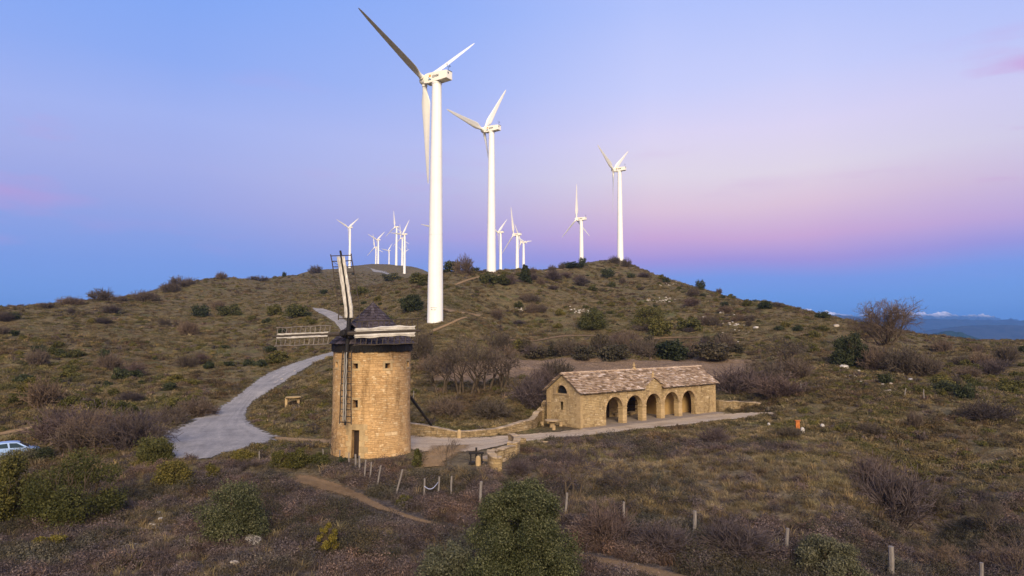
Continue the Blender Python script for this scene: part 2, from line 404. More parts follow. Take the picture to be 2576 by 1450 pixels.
M['iron'] = simple('wrought iron', (.015, .014, .014), .5, .4, .2, 4, 0)
M['rust'] = simple('rusty steel', (.40, .13, .035), .8, .2, .45, 3.5, .3)
def shingles(name, cols):
    m, nt, b = newmat(name, .85, .2); g = nt.n('ShaderNodeNewGeometry').outputs['Random Per Island']; ob = objco(nt)
    k = len(cols); c = nt.ramp(g, [(i/(k-1), q) for i, q in enumerate(cols)])
    f = nt.noise(ob, 4, 5, .7); c = nt.mix(1, c, nt.ramp(f, [(.3, (.65, .65, .65)), (.7, (1.3, 1.3, 1.3))]), 'MULTIPLY')
    nt.l(c, b.inputs['Base Color']); bump(nt, b, f, .5, .03); return m
M['shingle'] = shingles('wooden shingles', [(.028, .022, .026), (.055, .042, .05), (.075, .06, .068), (.04, .03, .036), (.09, .075, .082)])
M['slab'] = shingles('stone roof slabs', [(.16, .105, .062), (.28, .19, .125), (.37, .265, .18), (.21, .14, .085), (.60, .48, .39), (.25, .17, .11), (.33, .23, .155), (.43, .32, .225), (.18, .12, .075)])
M['ridge'] = shingles('ridge tiles', [(.40, .28, .18), (.46, .34, .24), (.33, .22, .14)])
def cloth(k=1.0):
    m, nt, b = newmat('weathered sailcloth', .9, .1); ob = objco(nt)
    mp = nt.n('ShaderNodeMapping'); mp.inputs['Scale'].default_value = (7, 7, .5); nt.l(ob, mp.inputs[0])
    f = nt.noise(mp.outputs[0], 1.5, 5, .65); g = nt.noise(ob, .8, 3)
    c = nt.mix(1, nt.ramp(f, [(.25, (.22, .20, .18)), (.45, (.50, .47, .44)), (.7, (.72, .69, .65))]), nt.ramp(g, [(.3, (.75*k, .74*k, .73*k)), (.7, (1.08*k, 1.06*k, 1.02*k))]), 'MULTIPLY')
    nt.l(c, b.inputs['Base Color']); bump(nt, b, f, .6, .05); return m
M['cloth'] = cloth(); M['cloth_grey'] = cloth(.55)
def road_mat(name, a, b_, c, soft=1.1, fade=.16, wamp=.85):
    m, nt, b = newmat(name, .95, .1); ob = objco(nt)
    f = nt.noise(ob, .35, 5, .65); g = nt.noise(ob, 6, 4, .75); h = nt.noise(ob, 30, 2)
    col = nt.ramp(f, [(.3, a), (.5, b_), (.72, c)])
    col = nt.mix(1, col, nt.ramp(g, [(.3, (.78, .78, .78)), (.7, (1.2, 1.2, 1.2))]), 'MULTIPLY')
    col = nt.mix(1, col, nt.ramp(h, [(.3, (.82, .82, .82)), (.7, (1.15, 1.15, 1.15))]), 'MULTIPLY')
    nt.l(col, b.inputs['Base Color']); bump(nt, b, g, .6, .05)
    ln = nt.n('ShaderNodeAttribute', attribute_name='lane').outputs['Vector']; mp = nt.n('ShaderNodeMapping'); mp.inputs['Scale'].default_value = (1.5, .10, 1); nt.l(ln, mp.inputs[0])
    rut = nt.noise(mp.outputs[0], 1.0, 4, .6, dist=.3); col = nt.mix(1, col, nt.ramp(rut, [(.32, (.82, .82, .82)), (.5, (1, 1, 1)), (.68, (1.18, 1.17, 1.15))]), 'MULTIPLY'); nt.l(col, b.inputs['Base Color'])
    e = nt.n('ShaderNodeAttribute', attribute_name='edge').outputs['Fac']; wob = nt.noise(ob, soft, 5, .7)
    al = nt.ramp(nt.math('ADD', e, nt.math('MULTIPLY', nt.math('SUBTRACT', wob, .5), wamp)), [(.06, (0, 0, 0)), (fade, (1, 1, 1))])
    tr = nt.n('ShaderNodeBsdfTransparent'); mx = nt.n('ShaderNodeMixShader'); nt.l(al, mx.inputs[0]); nt.l(tr.outputs[0], mx.inputs[1]); nt.l(b.outputs[0], mx.inputs[2])
    nt.l(mx.outputs[0], m.node_tree.nodes['Material Output'].inputs[0]); return m
M['gravel'] = road_mat('grey gravel', (.195, .18, .17), (.26, .24, .225), (.32, .29, .26))
M['pale_dirt'] = road_mat('pale packed dirt', (.30, .22, .14), (.42, .325, .225), (.38, .31, .235))
M['tan_dirt'] = road_mat('tan bare earth', (.20, .125, .06), (.27, .175, .085), (.22, .155, .09), 1.5, .55, 1.2)
M['trail'] = road_mat('brown trail earth', (.12, .075, .038), (.19, .122, .063), (.14, .094, .056), 1.6, .5, 1.1)
M['rock'] = simple('pale limestone', (.42, .36, .30), .95, .1, .35, 3, .7)
M['rock_white'] = simple('white limestone', (.46, .42, .38), .95, .1, .25, 3, .6)

def ground_mat():
    m, nt, b = newmat('hillside ground', .97, .08); ob = objco(nt)
    at_ = nt.n('ShaderNodeVertexColor', layer_name='zone'); sp = nt.n('ShaderNodeSeparateColor'); nt.l(at_.outputs[0], sp.inputs[0])
    n1 = nt.noise(ob, .08, 5, .6); n2 = nt.noise(ob, .5, 5, .65); n3 = nt.noise(ob, 3.5, 4, .7); n4 = nt.noise(ob, .22, 4, .65, dist=.6)
    c = nt.ramp(n2, [(.30, (.055, .041, .022)), (.44, (.105, .078, .038)), (.58, (.155, .117, .056)), (.75, (.205, .155, .078))])
    c = nt.mix(nt.ramp(n4, [(.52, (0, 0, 0)), (.66, (.85, .85, .85))]), c, (.105, .103, .038))
    c = nt.mix(nt.ramp(n1, [(.5, (0, 0, 0)), (.68, (.6, .6, .6))]), c, (.17, .118, .06))
    hea = nt.ramp(n2, [(.3, (.052, .042, .037)), (.5, (.088, .070, .061)), (.75, (.14, .112, .09))])
    c = nt.mix(sp.outputs[0], c, hea)
    tan = nt.ramp(n2, [(.3, (.105, .080, .054)), (.5, (.16, .125, .082)), (.75, (.20, .162, .108))])
    c = nt.mix(sp.outputs[1], c, tan)
    fld = nt.ramp(n2, [(.3, (.17, .112, .068)), (.7, (.245, .168, .106))])
    c = nt.mix(sp.outputs[2], c, fld)
    c = nt.mix(1, c, nt.ramp(n3, [(.3, (.45, .45, .45)), (.7, (1.5, 1.5, 1.5))]), 'MULTIPLY')
    nt.l(c, b.inputs['Base Color']); bump(nt, b, nt.math('ADD', n3, nt.math('MULTIPLY', n2, 2)), 1.0, .25); return m
M['ground'] = ground_mat()
PT = {1: [(.36, (.84, .72, .70)), (.46, (1, .97, .88)), (.54, (1.30, 1.24, 1.06)), (.64, (.92, 1.02, .70))], 2: [(.36, (.85, .95, .72)), (.46, (.95, .92, .92)), (.54, (1.25, 1.15, 1.12)), (.64, (1.15, .95, .80))]}
def leaf_mat(name, dark, mid, light, scale=1.2, trans=.25, patch=0):
    m, nt, b = newmat(name, .75, .2)
    g = nt.n('ShaderNodeNewGeometry').outputs['Random Per Island']; oi = nt.n('ShaderNodeObjectInfo'); ob = objco(nt)
    f = nt.noise(ob, scale, 3)
    v = nt.math('ADD', nt.math('MULTIPLY', g, .45), nt.math('MULTIPLY', f, .6))
    c = nt.ramp(v, [(.2, dark), (.5, mid), (.8, light)])
    c = nt.mix(1, c, nt.ramp(oi.outputs['Random'], [(0, (.75, .78, .72)), (.5, (1, 1, 1)), (1, (1.28, 1.16, 1.0))]), 'MULTIPLY')
    if patch:
        ps = nt.n('ShaderNodeNewGeometry').outputs['Position']
        c = nt.mix(1, c, nt.ramp(nt.noise(ps, .10 if patch == 1 else .16, 4, .6), PT[patch]), 'MULTIPLY')
        c = nt.mix(1, c, nt.ramp(nt.noise(ps, .45, 3, .6), [(.35, (.62, .60, .58)), (.65, (1.3, 1.3, 1.25))]), 'MULTIPLY')
    nt.l(c, b.inputs['Base Color'])
    tr = nt.n('ShaderNodeBsdfTranslucent'); nt.l(c, tr.inputs[0]); mx = nt.n('ShaderNodeMixShader'); mx.inputs[0].default_value = trans
    nt.l(b.outputs[0], mx.inputs[1]); nt.l(tr.outputs[0], mx.inputs[2])
    nt.l(mx.outputs[0], m.node_tree.nodes['Material Output'].inputs[0]); return m
M['juniper'] = leaf_mat('juniper foliage', (.020, .026, .010), (.074, .080, .033), (.20, .19, .10))
M['green'] = leaf_mat('green shrub foliage', (.034, .038, .012), (.080, .080, .024), (.15, .135, .045))
M['dark_green'] = leaf_mat('dark evergreen foliage', (.018, .023, .010), (.042, .050, .022), (.09, .095, .043))
M['olive'] = leaf_mat('olive shrub foliage', (.045, .044, .012), (.10, .092, .025), (.18, .15, .042))
M['yellow'] = leaf_mat('yellow green foliage', (.06, .055, .010), (.14, .12, .022), (.24, .19, .045))
M['grey_green'] = leaf_mat('grey green foliage', (.04, .044, .027), (.095, .096, .058), (.17, .16, .10))
M['heather'] = leaf_mat('heather stems', (.042, .034, .034), (.092, .074, .074), (.19, .156, .148), .8, .15, 2)
M['brush'] = leaf_mat('dark brush', (.026, .023, .015), (.058, .050, .031), (.11, .09, .057), .8, .15)
M['dry_grass'] = leaf_mat('dry grass', (.095, .072, .046), (.185, .145, .092), (.30, .25, .17), .8, .2, 1)
M['hill_green'] = leaf_mat('olive hill grass', (.055, .054, .022), (.115, .108, .045), (.19, .17, .08), .8, .2, 1)
M['scrub'] = leaf_mat('low scrub', (.058, .048, .027), (.115, .094, .052), (.20, .16, .093), .8, .2, 1)
M['twig'] = leaf_mat('bare twigs', (.055, .040, .031), (.105, .078, .060), (.175, .134, .104), .6, 0)
M['twig_purple'] = leaf_mat('purplish bare twigs', (.046, .033, .033), (.088, .064, .062), (.145, .112, .106), .6, 0)
M['bark'] = simple('bark', (.085, .063, .043), .95, .1, .4, 4, .5)
# ------------------------------------------------------------------ terrain sheet
def zone(x, y):
    """surface cover weights at a place: heather, tan meadow grass, bare field"""
    u, v = project(x, y, base(x, y)); n = fbm(x/6, y/6, 9, 3)*60
    r = np.hypot(x, y)
    hea = (1-sstep(44, 60, r+n*.12))
    mead = sstep(1330, 1480, u+n)*(1-sstep(2180, 2300, u+n*.6))*sstep(1085, 1110, v)*(1-sstep(1290, 1350, v+n*.5))
    right = sstep(2180, 2300, u+n)*sstep(1000, 1060, v)*.55
    hea = np.maximum(hea, .75*sstep(2100, 2200, u+n)*sstep(1150, 1250, v)*(r < 62)*sstep(-.1, .15, n/60))*(1-mead*.9)
    front = sstep(820, 900, u+n)*(1-sstep(1230, 1330, u+n*.4))*sstep(1140, 1160, v)*(1-sstep(1200, 1230, v+n*.3))
    soil = np.exp(-((u-385)/85)**2-((v-1322)/48)**2)*(r < 60); hea = hea*(1-np.clip(1.3*soil, 0, .92)); front = np.clip(front+1.5*soil, 0, 1.5)
    tan = np.clip(mead*.85+right*.5+front*.6, 0, 1)
    fld = sstep(1040, 1100, u)*(1-sstep(1870, 1930, u))*sstep(901, 907, v+n*.05)*(1-sstep(950, 990, v+n*.2))*(y > 92)*(y < 132)
    purp = sstep(1300, 1450, u+n)*(1-sstep(2150, 2250, u))*sstep(1055, 1075, v)*(1-sstep(1120, 1160, v+n*.4))
    lawn = sstep(1030, 1050, u)*(1-sstep(1275, 1300, u))*sstep(1094, 1100, v)*(1-sstep(1178, 1192, v))*(r < 75)
    return np.clip(hea+.45*purp*(1-hea), 0, 1)*(1-lawn), np.clip(tan*(1-.5*purp)*(1-lawn)+.55*lawn, 0, 1), fld
def lawn(x, y):
    u, v = project(x, y, base(x, y)); a = (u > 1035)*(u < 1295)*(v > 1092)*(v < 1186); b = (u > 1295)*(u < 1480)*(v > 1070)*(v < 1100); return (a | b) & (np.hypot(x, y) < 80)
na, nr = 760, 560
az = np.concatenate([np.linspace(-math.pi, -.95, 60)[:-1], np.linspace(-.95, .95, na), np.linspace(.95, math.pi, 60)[1:]])
rad = np.concatenate([[.5, 4], np.exp(np.linspace(math.log(8), math.log(22), 24))[:-1], np.exp(np.linspace(math.log(22), math.log(1640), nr))])
AZ, RD = np.meshgrid(az, rad, indexing='xy'); X, Y = RD*np.sin(AZ), RD*np.cos(AZ); Z = gz(X, Y)
nA, nR = len(az), len(rad)
idx = np.arange(nA*nR).reshape(nR, nA)
Q = np.stack([idx[:-1, :-1], idx[:-1, 1:], idx[1:, 1:], idx[1:, :-1]], -1).reshape(-1, 4)[:, ::-1]
me = mesh_np('ground', np.stack([X, Y, Z], -1).reshape(-1, 3), Q, M['ground'], True)
h_, t_, f_ = zone(X.ravel(), Y.ravel())
ca = me.color_attributes.new('zone', 'FLOAT_COLOR', 'POINT')
ca.data.foreach_set('color', np.stack([h_, t_, f_, np.ones_like(h_)], -1).astype(np.float32).ravel())
tag(link('ground', me), kind='structure')
# far valley floor below the plateau
mb = MB(); mb.lathe([(600, -150), (3000, -165), (45000, -170)], 96, cap=False)
vf = mb.build('valley_floor', simple('valley land', (.10, .10, .07), .95, .1, .3, .004, 0), smooth=True); tag(vf, kind='structure')

def sheet(name, G, mat, lift, label=None):
    r, c = G.shape[:2]; i = np.arange(r*c).reshape(r, c); V = G.reshape(-1, 3).copy(); V[:, 2] += lift
    q = np.stack([i[:-1, :-1], i[:-1, 1:], i[1:, 1:], i[1:, :-1]], -1).reshape(-1, 4)
    me = mesh_np(name, V, q, mat, True); J, I = np.meshgrid(np.arange(c), np.arange(r)); e = np.minimum(np.minimum(J, c-1-J)/((c-1)/2), np.minimum(I, r-1-I)/(.09*r))
    me.attributes.new('edge', 'FLOAT', 'POINT').data.foreach_set('value', e.astype(np.float32).ravel())
    mid = G[:, c//2]; al = np.concatenate([[0], np.cumsum(np.linalg.norm(np.diff(mid, axis=0), axis=1))]); wd = np.linalg.norm(G[:, 0]-G[:, -1], axis=1)
    st = np.stack([(J/(c-1)-.5)*np.minimum(wd, 7)[:, None], np.repeat(al[:, None], c, 1), J*0.], -1); me.attributes.new('lane', 'FLOAT_VECTOR', 'POINT').data.foreach_set('vector', st.astype(np.float32).ravel())
    if sum(p.normal.z for p in list(me.polygons)[:40]) < 0: me.flip_normals()
    return tag(link(name, me), kind='structure')
sheet('gravel_road', RG['road'], M['gravel'], .035); sheet('gravel_road', RG['upper'], M['gravel'], .04); sheet('gravel_road', RG['top'], M['gravel'], .25)
sheet('forecourt_path', RG['yard'], M['pale_dirt'], .030); sheet('dirt_path', RG['tongue'], M['tan_dirt'], .040); sheet('dirt_path', RG['left'], M['tan_dirt'], .045)
sheet('trail', RG['trail'], M['trail'], .04); sheet('earth_bank', RG['bank'], M['tan_dirt'], .05)
for k in ('base', 'fork', 'climb', 'crest', 'shoulder', 'terrace'): sheet('dirt_track', RG[k], M['tan_dirt'] if k != 'terrace' else M['trail'], .08)

# ------------------------------------------------------------------ far ranges
def ridge(name, D, depth, prof, mat, rough, seed, snow=None):
    us = np.linspace(prof[0][0], prof[-1][0], 420); vs = np.interp(us, [p[0] for p in prof], [p[1] for p in prof])
    rows = []; K = 14
    for k in range(K+1):
        t = k/K*2-1; y = D+t*depth; x = (us-1288)/F*y
        top = CAMZ+(835-vs)/F*D
        n = fbm(us/14+k*.35, np.full_like(us, k*.7), seed, 5)*rough
        s = (1-abs(t))**.8
        zz = -168+(top+168+n*(1-.4*abs(t)))*s
        rows.append(np.stack([x, np.full_like(x, y), zz], -1))
    G = np.array(rows); r, c = G.shape[:2]; i = np.arange(r*c).reshape(r, c)
    q = np.stack([i[:-1, :-1], i[:-1, 1:], i[1:, 1:], i[1:, :-1]], -1).reshape(-1, 4)
    tag(link(name, mesh_np(name, G.reshape(-1, 3), q, mat, True)), kind='structure')
wood = simple('far woodland', (.018, .034, .020), .95, .1, .4, .02, 0)
heath = simple('far heath', (.036, .036, .038), .95, .1, .4, .01, 0)
sn, nt_, b_ = newmat('snowy range', .9, .1)
gz_ = nt_.n('ShaderNodeNewGeometry'); sx = nt_.n('ShaderNodeSeparateXYZ'); nt_.l(gz_.outputs['Position'], sx.inputs[0])
hh = nt_.math('ADD', sx.outputs[2], nt_.math('MULTIPLY', nt_.noise(gz_.outputs['Position'], .006, 5, .7), 160))
nt_.l(nt_.ramp(nt_.math('MULTIPLY', hh, 1/400), [(.80, (.05, .06, .08)), (.97, (.85, .80, .80))]), b_.inputs['Base Color'])
ridge('hill', 2600, 500, [(2200, 872), (2280, 862), (2330, 845), (2375, 832), (2420, 838), (2470, 856), (2560, 880)], wood, 8, 3)
ridge('hill', 3300, 600, [(1850, 840), (1990, 812), (2080, 807), (2170, 806), (2230, 815), (2290, 835), (2330, 856), (2400, 880)], heath, 14, 5)
ridge('hill', 5200, 800, [(2200, 850), (2320, 834), (2400, 822), (2480, 818), (2576, 819), (2900, 828)], heath, 14, 7)
ridge('mountain', 7600, 1000, [(1900, 792), (2000, 785), (2060, 788), (2140, 796), (2230, 802), (2350, 803), (2576, 806), (2900, 812)], heath, 30, 9)
ridge('mountain', 11000, 1600, [(1850, 795), (1990, 787), (2030, 781), (2075, 785), (2150, 795), (2230, 789), (2330, 785), (2420, 792), (2500, 799), (2576, 806), (2900, 818)], sn, 120, 13)

# ------------------------------------------------------------------ wind turbines
YAW = math.radians(32); HUBH = 46.8
def tower_mesh():
    mb = MB(); mb.lathe([(1.56, -1.2), (1.5, 0), (1.44, 6), (1.30, 16), (1.275, 16.02), (1.275, 16.08), (1.30, 16.10), (1.14, 31), (1.115, 31.02), (1.115, 31.08), (1.14, 31.1), (.92, 45.4), (.98, 45.45), (.98, 45.75)], 48)
    return pick_smooth(mb.mesh('tower', M['white_paint'], smooth=True), 12)
def nacelle_mesh():
    mb = MB(); P2 = [(-2.4, .05), (-1.3, -.08), (3.0, .18), (3.0, 1.72), (-1.3, 1.9), (-2.1, 1.82), (-2.4, 1.6)]
    mb.prism(P2, lambda a, b, d: (a, d, b), -.95, .95); return mb.mesh('nacelle', M['cream_paint'], bevel=.07)
def spinner_mesh():
    R = Matrix.Rotation(-math.pi/2, 4, 'Y')
    mb = MB(); mb.lathe([(.62, -.75), (.85, -.7), (.9, -.3), (.9, .25), (.8, .62), (.55, .92), (.25, 1.08), (.02, 1.12)], 32, R)
    for k in range(3):
        mb.lathe([(.52, .3), (.52, 1.05), (.56, 1.06), (.56, 1.16)], 20, Matrix.Rotation(-k*2*math.pi/3, 4, 'X'))
    return pick_smooth(mb.mesh('hub', M['cream_paint'], smooth=True), 35)
def blade_mesh(pitch):
    mb = MB(); st = [(1.1, .46, 1.0, 0), (2.0, .48, .95, 2), (3.0, .75, .5, 8), (4.2, 1.0, .3, 12), (5.5, .98, .24, 10), (8, .84, .2, 7), (11, .68, .18, 4), (14, .53, .17, 2), (17, .38, .16, 0), (19, .25, .16, 0), (19.8, .12, .2, 0), (20, .03, .3, 0)]
    n = 20; i0 = 0
    for z, c, th, tw in st:
        a = math.radians(pitch+tw)
        for j in range(n):
            t = 2*math.pi*j/n; px = c*math.cos(t)+(.28*(c-.46) if c > .46 else 0); py = c*th*math.sin(t)*(1 if z < 2.5 else (.55+.45*(math.cos(t) < 0)+.0))
            # chord starts in the rotor plane (local Y), pitch turns it towards the axis (local X)
            mb.v.append((px*math.sin(a)+py*math.cos(a), px*math.cos(a)-py*math.sin(a), z))
    for k in range(len(st)-1):
        for j in range(n): q = k*n; mb.f.append((q+j, q+(j+1) % n, q+n+(j+1) % n, q+n+j))
    mb.f.append(tuple(range((len(st)-1)*n, len(st)*n)))
    return pick_smooth(mb.mesh('blade', M['blade_paint'], smooth=True), 50)
def band_mesh():
    mb = MB(); mb.lathe([(.545, 1.9), (.57, 1.91), (.57, 1.99), (.545, 2.0)], 20, cap=False); return mb.mesh('root_band', M['dark_metal'], smooth=True)
LET = {'E': [[(0, 0), (.75, 0), (.75, .2), (.26, .2), (.26, .4), (.7, .4), (.7, .6), (.26, .6), (.26, .8), (.75, .8), (.75, 1), (0, 1)]],
       'H': [[(0, 0), (.26, 0), (.26, .39), (.62, .39), (.62, 0), (.88, 0), (.88, 1), (.62, 1), (.62, .61), (.26, .61), (.26, 1), (0, 1)]],
       'N': [[(0, 0), (.25, 0), (.25, .6), (.63, 0), (.88, 0), (.88, 1), (.63, 1), (.63, .4), (.25, 1), (0, 1)]]}
def letter_mesh():
    mb = MB(); x = -.34; sc = .50
    for ch in 'EHN':
        for P2 in LET[ch]: mb.prism([(x+(a+.10*b)*sc, .74+b*sc) for a, b in P2], lambda a, b, d: (a, -.95-d, b), .004, .012)
        x += (.75 if ch == 'E' else .88)*sc+.09
    return mb.mesh('lettering', M['letter'])
def emblem_meshes():
    d = MB(); d.prism([(-.94+.235*math.cos(t), 1.22+.26*math.sin(t)) for t in np.linspace(0, 2*math.pi, 24, endpoint=False)], lambda a, b, q: (a, -.95-q, b), .006, .016)
    c = MB(); o = [(-1.28+.0*t, 0) for t in ()]
    outer = [(-1.30+.10*t+.50*t**3, 1.12-.62*math.sqrt(t)*.9-.06*t) for t in np.linspace(0, 1, 10)]
    inner = [(-.66-.40*t-.08*t*t, .60+.10*t+.38*t*t) for t in np.linspace(0, 1, 10)]
    c.prism([(-1.32, 1.1), (-1.30, .92), (-1.22, .72), (-1.06, .52), (-.66, .47), (-.66, .62), (-.90, .68), (-1.08, .80), (-1.17, .95), (-1.20, 1.1)], lambda a, b, q: (a, -.95-q, b), .004, .010)
    f = MB(); f.prism([(-1.36, .40), (-1.36, .58), (-1.24, .60), (-1.06, .505), (-.66, .455), (-.66, .40)], lambda a, b, q: (a, -.95-q, b), .006, .013)
    return d.mesh('emblem_disc', M['orange']), c.mesh('emblem_curve', M['blue']), f.mesh('emblem_foot', M['navy'])
def mast_mesh():
    mb = MB(); mb.tube([(2.6, .2, 1.7), (2.6, .2, 2.75)], .035, 6); mb.tube([(2.6, -.2, 2.72), (2.6, .6, 2.72)], .028, 6)
    mb.tube([(2.6, -.2, 2.7), (2.6, -.2, 3.0)], .025, 6); mb.tube([(2.6, .6, 2.7), (2.6, .6, 2.95)], .025, 6)
    mb.lathe([(.02, 0), (.12, .04), (.12, .1), (.02, .12)], 8, Matrix.Translation((2.6, -.2, 3.0))); mb.box((2.6, .68, 2.98), (.05, .4, .16))
    return mb.mesh('wind_mast', M['dark_metal'])
def hatch_mesh():
    mb = MB(); mb.box((3.012, -.35, 1.28), (.02, .34, .38)); return mb.mesh('rear_hatch', M['dark_metal'])
def rail_mesh():
    mb = MB(); mb.box((2.92, .35, 1.80), (.16, 1.1, .10)); return mb.mesh('rear_rail', M['dark_metal'])
TM = dict(tower=tower_mesh(), nacelle=nacelle_mesh(), hub=spinner_mesh(), feather=blade_mesh(84), run=blade_mesh(12), band=band_mesh(), let=letter_mesh(), mast=mast_mesh(), hatch=hatch_mesh(), rail=rail_mesh())
EM = emblem_meshes()
def turbine(u, v, D, th, label, parked=False):
    hub = at(u, v, D); n = np.array([-math.cos(YAW), math.sin(YAW)])
    tx, ty = hub[0]-n[0]*3.05, hub[1]-n[1]*3.05; bz = hub[2]-HUBH
    t = empty('wind_turbine', (tx, ty, bz), -YAW, label, 'wind turbine', 'wind turbines along the ridge')
    link('tower', TM['tower'], t); nc = link('nacelle', TM['nacelle'], t, (0, 0, 45.76))
    for k, nm in (('let', 'lettering'), ('mast', 'wind_mast'), ('hatch', 'rear_hatch'), ('rail', 'rear_rail')): link(nm, TM[k], nc)
    for e in EM: link(e.name.split('.')[0], e, nc)
    R = Matrix.Translation((-3.05, 0, HUBH)) @ Matrix.Rotation(math.radians(5), 4, 'Y') @ Matrix.Rotation(math.radians(-th), 4, 'X')
    hb = link('hub', TM['hub'], t); hb.matrix_local = R
    for k in range(3):
        b = link('blade', TM['feather' if parked else 'run'], hb); b.matrix_local = Matrix.Rotation(-k*2*math.pi/3, 4, 'X')
    return t
T1 = turbine(1068, 203, 132, 50, 'largest white wind turbine with parked blades, standing nearest behind the windmill', True)
turbine(1217, 328, 220, 34, 'second tallest wind turbine, standing on the crest just right of the largest turbine')
turbine(1543, 428, 315, 52, 'rightmost wind turbine, tall and white on the rounded summit')
turbine(1450, 552, 388, -8, 'wind turbine with its foot hidden behind the summit shrubs, next left of the rightmost turbine')
turbine(1252.5, 585, 630, 45, 'small distant wind turbine close beside the right edge of the second tallest tower')
turbine(1292, 591, 485, -18, 'wind turbine rising behind the conical pine tree on the crest')
turbine(1310, 610, 630, 80, 'lowest wind turbine of the pair above the conical pine, half behind its neighbour')
turbine(876, 573, 780, 50, 'leftmost wind turbine, rising behind the windmill top sail')
turbine(948, 604, 960, 48, 'wind turbine in front of the overlapping far pair left of the knoll')
turbine(942, 623, 1000, -15, 'wind turbine half hidden behind its neighbour in the far pair left of the knoll')
turbine(976, 631, 1350, 35, 'smallest wholly visible wind turbine, far behind the knoll')
turbine(993, 572, 830, -12, 'tall thin wind turbine on top of the grassy knoll, highest of the group there')
turbine(1013, 590, 765, 28, 'wind turbine with its base in front of the grassy knoll above green bushes')
turbine(1008, 600, 960, -12, 'wind turbine overlapped by the one standing in front of the grassy knoll')
turbine(1015, 636, 1450, 62, 'tiny wind turbine almost wholly hidden behind another tower on the knoll')
turbine(1091, 573, 680, -88, 'wind turbine hidden behind the largest tower, only a blade tip showing left of it')
# stencilled number low on the nearest tower
fc = bpy.data.curves.new('tower_number', 'FONT'); fc.body = 'R1.27'; fc.size = .42; fc.align_x = 'CENTER'; fc.extrude = .004
fo = bpy.data.objects.new('tmp', fc); COL.objects.link(fo); bpy.context.view_layer.update()
nm = bpy.data.meshes.new_from_object(fo.evaluated_get(bpy.context.evaluated_depsgraph_get())); bpy.data.objects.remove(fo)
am = math.atan2(-T1.location.y, -T1.location.x)-T1.rotation_euler.z-.20
def wrap(me, z0, off=.006):
    for q in me.vertices:
        z = z0+q.co.y; r = 1.5-.06*z/6+off+q.co.z; a = am+q.co.x/1.5; q.co = (r*math.cos(a), r*math.sin(a), z)
wrap(nm, 1.75); nm.name = 'tower_number'; nm.materials.append(M['letter']); link('tower_number', nm, T1)
mb = MB(); x = -.62
while x < .6:
    w = random.uniform(.05, .085); mb.box((x+w/2, .06, .002), (w*.7, .10, .004)); x += w+.012
ln = mb.mesh('worn_stencil_line', simple('worn stencil', (.20, .19, .19), .6)); wrap(ln, 2.2); link('worn_stencil_line', ln, T1)

# ------------------------------------------------------------------ windmill
ML = (MC[0], MC[1], 0); A0 = math.atan2(-MC[1], -MC[0]); R0 = 3.2
mill = empty('windmill', ML, 0, 'round stone windmill with a dark conical shingle roof and four lattice sails', 'windmill')
def ang(du): return A0+math.asin(du/97)
dA0, dA1 = ang(-51), ang(-26.5)
wins = [(ang(-40), .30, 7.05, .42), (ang(37), .30, 7.05, .42), (ang(-86), .30, 7.1, .45), (ang(88), .30, 7.1, .45), (ang(-39), .30, 3.95, .62)]
ops = [(dA0+.06, dA1-.02, .0, 2.2, 0)]+[(a-w/2/R0*1.0, a+w/2/R0*1.0, z, z+h, 1) for a, w, z, h in [(a, .44, z, h) for a, _, z, h in wins]]
H0 = 8.45
tb = sorted(set([round(x, 5) for x in np.linspace(-math.pi, math.pi, 97)]+[round(x, 5) for o in ops for x in ((o[0]+math.pi) % (2*math.pi)-math.pi, (o[1]+math.pi) % (2*math.pi)-math.pi)]))
zb = sorted(set([round(z, 4) for z in np.linspace(-.6, H0, 40)]+[round(z, 4) for o in ops for z in o[2:4]]))
mb = MB()
def cyl(r, a, z): return (r*math.cos(a), r*math.sin(a), z)
def rr0(a, z): return R0+.10*max(0, (1.0-z/3))+.0
for i in range(len(tb)-1):
    for j in range(len(zb)-1):
        am_, zm_ = (tb[i]+tb[i+1])/2, (zb[j]+zb[j+1])/2
        if any(((o[0]+math.pi) % (2*math.pi)-math.pi) < am_ < ((o[1]+math.pi) % (2*math.pi)-math.pi) and o[2] < zm_ < o[3] for o in ops): continue
        q = [(tb[i], zb[j]), (tb[i+1], zb[j]), (tb[i+1], zb[j+1]), (tb[i], zb[j+1])]
        mb.poly([cyl(rr0(a, z), a, z) for a, z in q], [(a*R0, z) for a, z in q])
for a, b, z0, z1, k in ops:                   # reveals of door and windows
    ri = R0-.55
    for P4 in ([(a, z0), (a, z1)], [(b, z1), (b, z0)], [(a, z1), (b, z1)], [(b, z0), (a, z0)]):
        (p, z), (p2, z2) = P4; mb.poly([cyl(rr0(p, z), p, z), cyl(rr0(p2, z2), p2, z2), cyl(ri, p2, z2), cyl(ri, p, z)], [(0, z), (0, z2), (.5, z2), (.5, z)])
wall = mb.build('wall', M['mill_stone'], mill)
do = ops[0]
mb = MB(); mb.cbox(R0-.42, R0-.34, do[0], do[1], 0, 2.2); dr = mb.build('door', M['door_wood'], mill)
mb = MB(); mb.box(cyl(R0-.32, do[0]+.22, 1.05), (.05, .05, .16)); mb.build('handle', M['iron'], dr)
mb = MB()
for k in range(5):                            # dressed blocks beside the door
    w0, w1 = (.10, .22) if k % 2 else (.16, .14)
    mb.cbox(R0-.1, R0+.135-k*.022, do[0]-w0, do[0]-.003, .02+k*.44, .45+k*.44, 2); mb.cbox(R0-.1, R0+.135-k*.022, do[1]+.003, do[1]+w1, .02+k*.44, .45+k*.44, 2)
mb.cbox(R0-.1, R0+.035, do[0]-.2, do[1]+.2, 2.215, 2.66, 6)
mb.build('door_frame', M['ashlar'], mill, bevel=.012)
